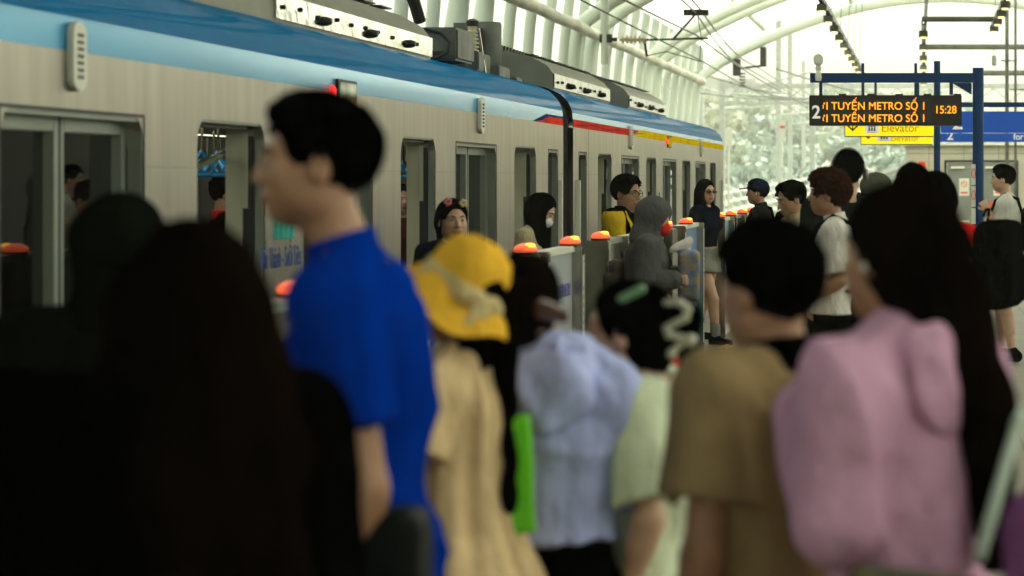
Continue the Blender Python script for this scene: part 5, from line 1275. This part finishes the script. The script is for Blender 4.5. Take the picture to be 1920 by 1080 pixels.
# woman in pink hoodie
P = make_person('person in pink hoodie with long black hair, right foreground', 1700, 338, 4.6, 50, 'tan', hair='long', hairmat=hairs, H=1.585, female=True, headoff=(0,.01), head=(6,-4), h=.007, face=True,
    longhair=[((0,-.05,0), (.02,-.10,-.12), .084, .068), ((.02,-.10,-.10), (.03,-.165,-.24), .066, .050), ((.03,-.165,-.23), (.035,-.185,-.50), .050, .028), ((.0,-.16,-.2), (.0,-.18,-.34), .03, .014)],
    top=dict(m=pinkc, sleeve='long', inf=.030, hem=.42, lf=.014, fold=.010, hood='down', name='hoodie', slope=1), bottom=(blackc, 'trousers', .02), bw=1.0, armL=((-.115,.0,.655), (-.05,.10,.755)), armR=((.15,.03,.65), (.08,.14,.70)), seed=9, group=PG)
c = SDF(P['Hm']); c.ell((-.088,.006,-.016), (.006,.006,.009), k=0); attach(P, c, 'earbud', whitec, .004)
c = SDF(); c.rbox((-.20,-.22,.82), (.12,.02,.12), .035, rot=(0,8,-50), k=0); o = loose(P, c, 'tote_bag', mat('bag_olive_stripe', (.10,.085,.02), .8, 0, vs=9, col2=(.025,.04,.035), stretch=(4,1,.1)), 'olive striped tote bag at the back of the person in pink hoodie', 'bag', .009, folds(.006, 11))
c = SDF(); c.cone((-.14,-.27,1.0), (.05,-.20,1.2), .011, .011).cone((.05,-.20,1.2), (.10,-.08,1.36), .011, .011); c.build('strap', mat('strap_mint', (.40,.50,.42), .7), o, .007)
P = make_person('person in dark mauve jacket at the lower right edge', 2085, 700, 4.2, 40, 'tan', hair='long', H=1.33, female=True, h=.009, hs=.92, longhair=[((0,-.06,0), (-.02,-.09,-.2), .09, .07)],
    top=dict(m=mauve, sleeve='long', inf=.025, fold=.009, name='jacket', hem=.46), bottom=(blackc, 'trousers'), bw=1.0, seed=10, group=PG)
# child in red dress, almost hidden
P = make_person('small child in red dress behind the bun-haired child, one arm raised', 1243, 560, 14.2, 60, 'light', hair='long', H=.98, female=False, hs=.84, h=.009,
    top=dict(m=redc, slen=.5, hem=.36, inf=.02, flare=.25, name='dress'), bottom=None, armR=((.16,.05,.80), (.20,.10,.95)), seed=11, group=PG)
# --- middle distance ---------------------------------------------
P = make_person('person with flower hair clips looking toward the camera between gates and train', 848, 368, 15, -158, 'light', hair='long', H=1.49, female=True, head=(6,0), face=True, h=.007, hh=.006,
    longhair=[((0,-.05,-.02), (0,-.06,-.28), .085, .07)], top=dict(m=navyc, slen=.7, name='shirt'), bottom=(blackc, 'trousers'), seed=12)
fl = SDF(P['Hm'])
for k_ in range(5): fl.ell((.045+.016*math.cos(k_*1.257),.048+.004,.106+.016*math.sin(k_*1.257)), (.011,.008,.011), k=.003)
loose(P, fl, 'flower_clip', mat('petal_pink', (.65,.16,.18), .5), 'pink flower clip in the hair of the person facing the camera', 'hair clip', .004)
fl = SDF(P['Hm'])
for k_ in range(5): fl.ell((-.040+.016*math.cos(k_*1.257),.060+.004,.100+.016*math.sin(k_*1.257)), (.011,.008,.011), k=.003)
loose(P, fl, 'flower_clip', mat('petal_cream', (.62,.52,.25), .5), 'cream yellow flower clip in the hair of the person facing the camera', 'hair clip', .004)
P = make_person('person in white face mask leaning out of the train door, long black hair', 984, 368, 19, -100, 'light', hair='long', H=1.5, female=True, head=(0,28), headoff=(0,.06), lean=.05, h=.008, face=True,
    longhair=[((-.03,-.03,-.02), (-.03,-.0,-.30), .085, .05), ((.03,-.03,-.02), (.05,.0,-.26), .08, .05)], top=dict(m=khaki, slen=.7, name='shirt'), bottom=(blackc, 'trousers'), seed=13)
c = SDF(P['Hm']); c.ell((0,.062,-.050), (.058,.052,.048), k=0); attach(P, c, 'face_mask', whitec, .006)
P = make_person('person in yellow and black jacket with glasses stepping out behind the gate', 1172, 327, 20.2, -108, 'tan', hair='short', H=1.63, scale=1.0, head=(-8,3), face=True, h=.007, hs=1.12,
    top=dict(m=yelc, sleeve='long', inf=.03, name='jacket', fold=.006, collar=blackc), bottom=(blackc, 'trousers'), bw=1.15, seed=14)
jk = P['top']; jk.data.materials.append(blackc); me = jk.data; H_ = P['H']
cs = np.array([tuple(p.center) for p in me.polygons]); ax_ = np.abs(cs[:,0])/H_
blk = ((ax_ < .065) & (cs[:,1] > -.02)) | ((ax_ > .078) & (ax_ < .104) & (cs[:,2] > .45*H_)) | (cs[:,2] > .842*H_)
me.polygons.foreach_set('material_index', blk.astype(np.int32)); me.update()
def glasses(P, m, dark=False, w=.0275, hgt=.019):
    c = SDF(P['Hm']); mb = MB(); M = P['Hm']
    for sg in (-1,1):
        pts = [M @ Vector((sg*.033+w*math.cos(a), .098-.012*abs(math.cos(a)) if sg*math.cos(a) > 0 else .098, .001+hgt*math.sin(a))) for a in np.linspace(0, 2*math.pi, 15)]
        mb.tube(pts, .0028, 5); mb.tube([M @ Vector((sg*(.033+w),.088,.004)), M @ Vector((sg*.084,.0,.004))], .0026, 5)
        if dark: mb.add([M @ Vector((sg*.033+w*math.cos(a), .100, .001+hgt*math.sin(a))) for a in np.linspace(0, 2*math.pi, 15)[:-1]]+[M @ Vector((sg*.033+w*math.cos(a), .096, .001+hgt*math.sin(a))) for a in np.linspace(0, 2*math.pi, 15)[:-1]], [tuple(range(14)), tuple(range(27,13,-1))]+[(i,(i+1)%14,14+(i+1)%14,14+i) for i in range(14)])
    mb.tube([M @ Vector((-.008,.104,.004)), M @ Vector((.008,.104,.004))], .0028, 5)
    return mb.build('sunglasses' if dark else 'glasses', m, P['root'])
glasses(P, darkmet)
P = make_person('person in grey hooded jacket and red face mask walking past the gates', 1203, 375, 17.3, -84, 'light', hair='none', H=1.47, head=(-4,16), lean=.04, headoff=(0,.03), h=.008, female=True,
    top=dict(m=greyc, sleeve='long', inf=.036, hem=.42, fold=.009, hood='up', name='hooded_jacket'), bottom=(navyc, 'trousers', .02), armR=((.135,.0,.66), (.12,.13,.66)), armL=((-.13,.02,.64), (-.10,.15,.68)), seed=15, group=PG, bw=1.1)
backpack(P, mat('bag_dark_brown', (.035,.022,.010), .6, 0, var=.3, vs=12), 'small dark brown rucksack on the back of the grey hooded person', (.10,.06,.13), .665, strapm=blackc)
c = SDF(P['Hm']); c.ell((0,.068,-.050), (.060,.055,.050), k=0); attach(P, c, 'face_mask', cloth('mask_red', (.62,.03,.02)), .006)
c = SDF(); c.rbox((.0,.30,.99), (.10,.035,.13), .03, k=0); o = loose(P, c, 'shopping_bag', mat('bag_pattern', (.02,.18,.42), .6, 0, vs=24, col2=(.45,.28,.05)), 'colourful patterned bag carried in front of the grey hooded person', 'bag', .009, folds(.006, 15))
c = SDF(); c.cone((.05,.19,1.15), (.02,.30,1.22), .018, .028).ell((0,.26,1.17), (.03,.05,.045), rot=(30,0,0), k=.03); loose(P, c, 'cream_cloth', whitec, 'cream cloth held up by the grey hooded person', 'cloth', .009, folds(.008, 16, fz=50))
P = make_person('person in black sunglasses, navy shirt and grey mini skirt striding out of a gate', 1322, 335, 26.6, -118, 'light', hair='long', hairmat=hairb, H=1.60, female=True, head=(-22,0), face=True, walk=.115, h=.007, lipcol=lipr, hh=.006, hairtop=.012,
    longhair=[((-.06,-.01,-.04), (-.085,.035,-.36), .042, .034), ((.06,-.01,-.04), (.085,.035,-.34), .042, .034), ((0,-.05,-.02), (0,-.06,-.40), .08, .075)],
    top=dict(m=navyc, slen=.72, hem=.595, inf=.016, name='shirt'), bottom=(skirtg, 'skirt', .02, .44), armL=((-.14,-.03,.64), (-.15,-.02,.50)), armR=((.14,-.04,.64), (.13,.02,.50)), seed=16, bw=.97)
glasses(P, signblack, True, .026, .0145)
c = SDF()
for (hip, knee, ank) in P['legs']: c = SDF(); c.cone(ank+(knee-ank)*.30, ank, .030*P['H'], .026*P['H'], .01); attach(P, c, 'sock', skirtg, .008)
P = make_person('person in navy cap and dark green jacket at the end of the gates', 1428, 338, 26, 92, 'tan', hair='crop', H=1.60, headoff=(0,.03), face=True, h=.008, hh=.006,
    top=dict(m=darkg, sleeve='long', inf=.03, name='jacket', collar=darkg), bottom=(blackc, 'trousers'), seed=17, group=PG)
cp = SDF(P['Hm']); cp.ell((0,-.012,.045), (.090,.108,.086), k=0).cut((0,0,.028), (0,-.08,-1), .004); cp.rbox((0,.125,.037), (.055,.045,.001), .005, rot=(-8,0,0), k=.01)
o = loose(P, cp, 'cap', cloth('cap_navy', (.006,.012,.04)), 'navy baseball cap on the person beside the last gates', 'cap', .005)
c = SDF(P['Hm']); c.ell((-.088,.008,-.016), (.007,.007,.010), k=0); attach(P, c, 'earbud', whitec, .005)
backpack(P, blackc, 'black backpack on the back of the person in navy cap', (.15,.085,.20), .70, dy=-.01)
P = make_person('smiling person with short black hair and beige shirt looking down', 1494, 337, 19.2, 116, 'tan', hair='crop', H=1.585, head=(0,15), headoff=(0,.03), face=True, h=.007, hh=.006, hs=1.05,
    top=dict(m=khaki, slen=.75, name='shirt', collar=khaki, neck='v'), bottom=(blackc, 'trousers'), seed=18, group=PG)
P = make_person('person with shoulder-length black hair just left of the curly-haired person', 1533, 358, 17, 25, 'light', hair='long', H=1.51, female=True, longhair=[((0,-.05,-.02), (0,-.07,-.22), .09, .08)],
    top=dict(m=blackc, slen=.7, name='shirt'), bottom=(blackc, 'trousers'), seed=19, group=PG)
P = make_person('person with curly dark hair and white shirt in left profile', 1568, 315, 15, 88, 'tan', hair='curly', hairmat=hairc, H=1.635, headoff=(0,.035), hairtop=.035, face=True, h=.007, hh=.006, head=(0,-3),
    top=dict(m=whitec, slen=.84, inf=.026, name='shirt', hem=.53, collar=whitec, fold=.006), bottom=(blackc, 'trousers', .022), armL=((-.135,-.02,.645), (-.115,.115,.565)), seed=20, group=PG)
backpack(P, navyc, 'navy backpack with thin straps on the curly-haired person in white shirt', (.12,.05,.15), .66, dy=.01)
P = make_person('tall person in dark shirt wearing headphones, seen from behind', 1590, 287, 16.5, 15, 'light', hair='bowl', H=1.765, h=.008, hs=1.05,
    top=dict(m=darkg, slen=.75, name='shirt', inf=.024), bottom=(blackc, 'trousers'), bw=1.1, seed=21, group=PG)
c = SDF(P['Hm']); pp_ = [(.098*math.sin(a), -.012, .025+.118*math.cos(a)) for a in np.linspace(-1.75, 1.75, 14)]
for a, b in zip(pp_[:-1], pp_[1:]): c.cone(a, b, .007, .007, .003)
for sg in (-1,1): c.ell((sg*.105,-.008,-.01), (.018,.033,.038), k=.004)
loose(P, c, 'headphones', mat('headphone_silver', (.22,.22,.22), .3, .4), 'silver and black headphones on the tall person seen from behind', 'headphones', .005)
P = make_person('person in grey head scarf half hidden behind the long-haired woman', 1642, 324, 20, 70, 'tan', hair='none', H=1.63, top=dict(m=cloth('scarf_grey', (.075,.08,.06)), sleeve='long', hood='up', name='hooded_jacket'), bottom=(blackc, 'trousers'), seed=22, group=PG)
P = make_person('person with long black hair seen from behind, tallest head left of the red shirt', 1712, 303, 11.8, 12, 'light', hair='long', H=1.665, female=True, longhair=[((0,-.05,-.02), (0,-.07,-.25), .09, .085)],
    top=dict(m=blackc, sleeve='long', name='jacket', inf=.02), bottom=(blackc, 'trousers'), seed=23, group=PG)
P = make_person('person in red shirt with black shoulder-length hair, back turned', 1802, 335, 12.8, 66, 'light', hair='long', H=1.63, female=True, lean=.05, headoff=(0,.09), head=(0,18), longhair=[((0,-.05,-.02), (0,-.05,-.08), .08, .06)],
    top=dict(m=redc, slen=.8, name='shirt', inf=.026), bottom=(blackc, 'trousers'), bw=1.1, seed=24, group=PG)
backpack(P, cloth('backpack_black', (.003,.003,.003)), 'large black backpack on the person in red shirt', (.145,.095,.215), .745)
P = make_person('person in pale grey shirt and navy shorts walking left at the right edge', 1889, 310, 24, 84, 'light', hair='short', H=1.725, headoff=(0,.03), face=True, walk=.03, h=.007, hh=.006,
    top=dict(m=lgrey, slen=.85, name='shirt', inf=.03, hem=.44, fold=.006), bottom=(navyc, 'shorts', .03), armL=((-.13,.02,.655), (-.085,.095,.775)), fist=(1.2,.9), seed=25, group=PG)
backpack(P, blackc, 'black backpack on the walking person in navy shorts', (.15,.10,.22), .68)
# --- passengers in the train, some standing in for reflections ---------------------------------------
make_person('figure in red shirt standing in for a reflection in the far left window', 128, 326, 15.6, -62, 'tan', hair='short', H=1.61, head=(0,22), headoff=(0,.04), top=dict(m=redc, slen=.7, name='shirt'), bottom=(blackc, 'trousers'), seed=31, h=.009, face=True, group=IG)  # stands in for a platform figure reflected in the glass
make_person('passenger in black shirt with red collar seen through the window left of the blue polo', 419, 328, 17.9, -68, 'tan', hair='short', H=1.62, head=(0,14), top=dict(m=blackc, slen=.7, name='shirt', collar=redc), bottom=(blackc, 'trousers'), seed=32, h=.009, face=True, group=IG)
make_person('passenger in red and teal clothing in the doorway behind the blue collar', 592, 423, 18.4, -120, 'tan', hair='long', H=1.30, female=True, top=dict(m=redc, slen=.7, name='shirt'), bottom=(cloth('teal', (.0,.16,.14)), 'trousers'), seed=33, h=.01, group=IG)
make_person('passenger in maroon shirt glimpsed through the window above the yellow hat', 752, 342, 21.8, -150, 'light', hair='long', hairmat=hairb, H=1.56, female=True, top=dict(m=marc, slen=.7, name='shirt'), bottom=(blackc, 'trousers'), seed=34, h=.01, group=IG)
make_person('figure in yellow jacket standing in for a reflection, narrow window right of the gangway', 1094, 332, 29.2, -100, 'tan', hair='short', H=1.62, top=dict(m=yelc, sleeve='long', name='jacket', collar=blackc), bottom=(blackc, 'trousers'), seed=35, h=.01, group=IG)  # stands in for the reflection of the yellow-jacketed person
make_person('figure in black and yellow jacket as a reflection, narrow window left of the gangway', 1030, 410, 26.0, -100, 'tan', hair='short', H=1.22, x=-3.62, top=dict(m=yelc, sleeve='long', name='jacket', collar=blackc), bottom=(blackc, 'trousers'), seed=36, h=.01, group=IG)  # solid figure in place of a reflection in the narrow pane
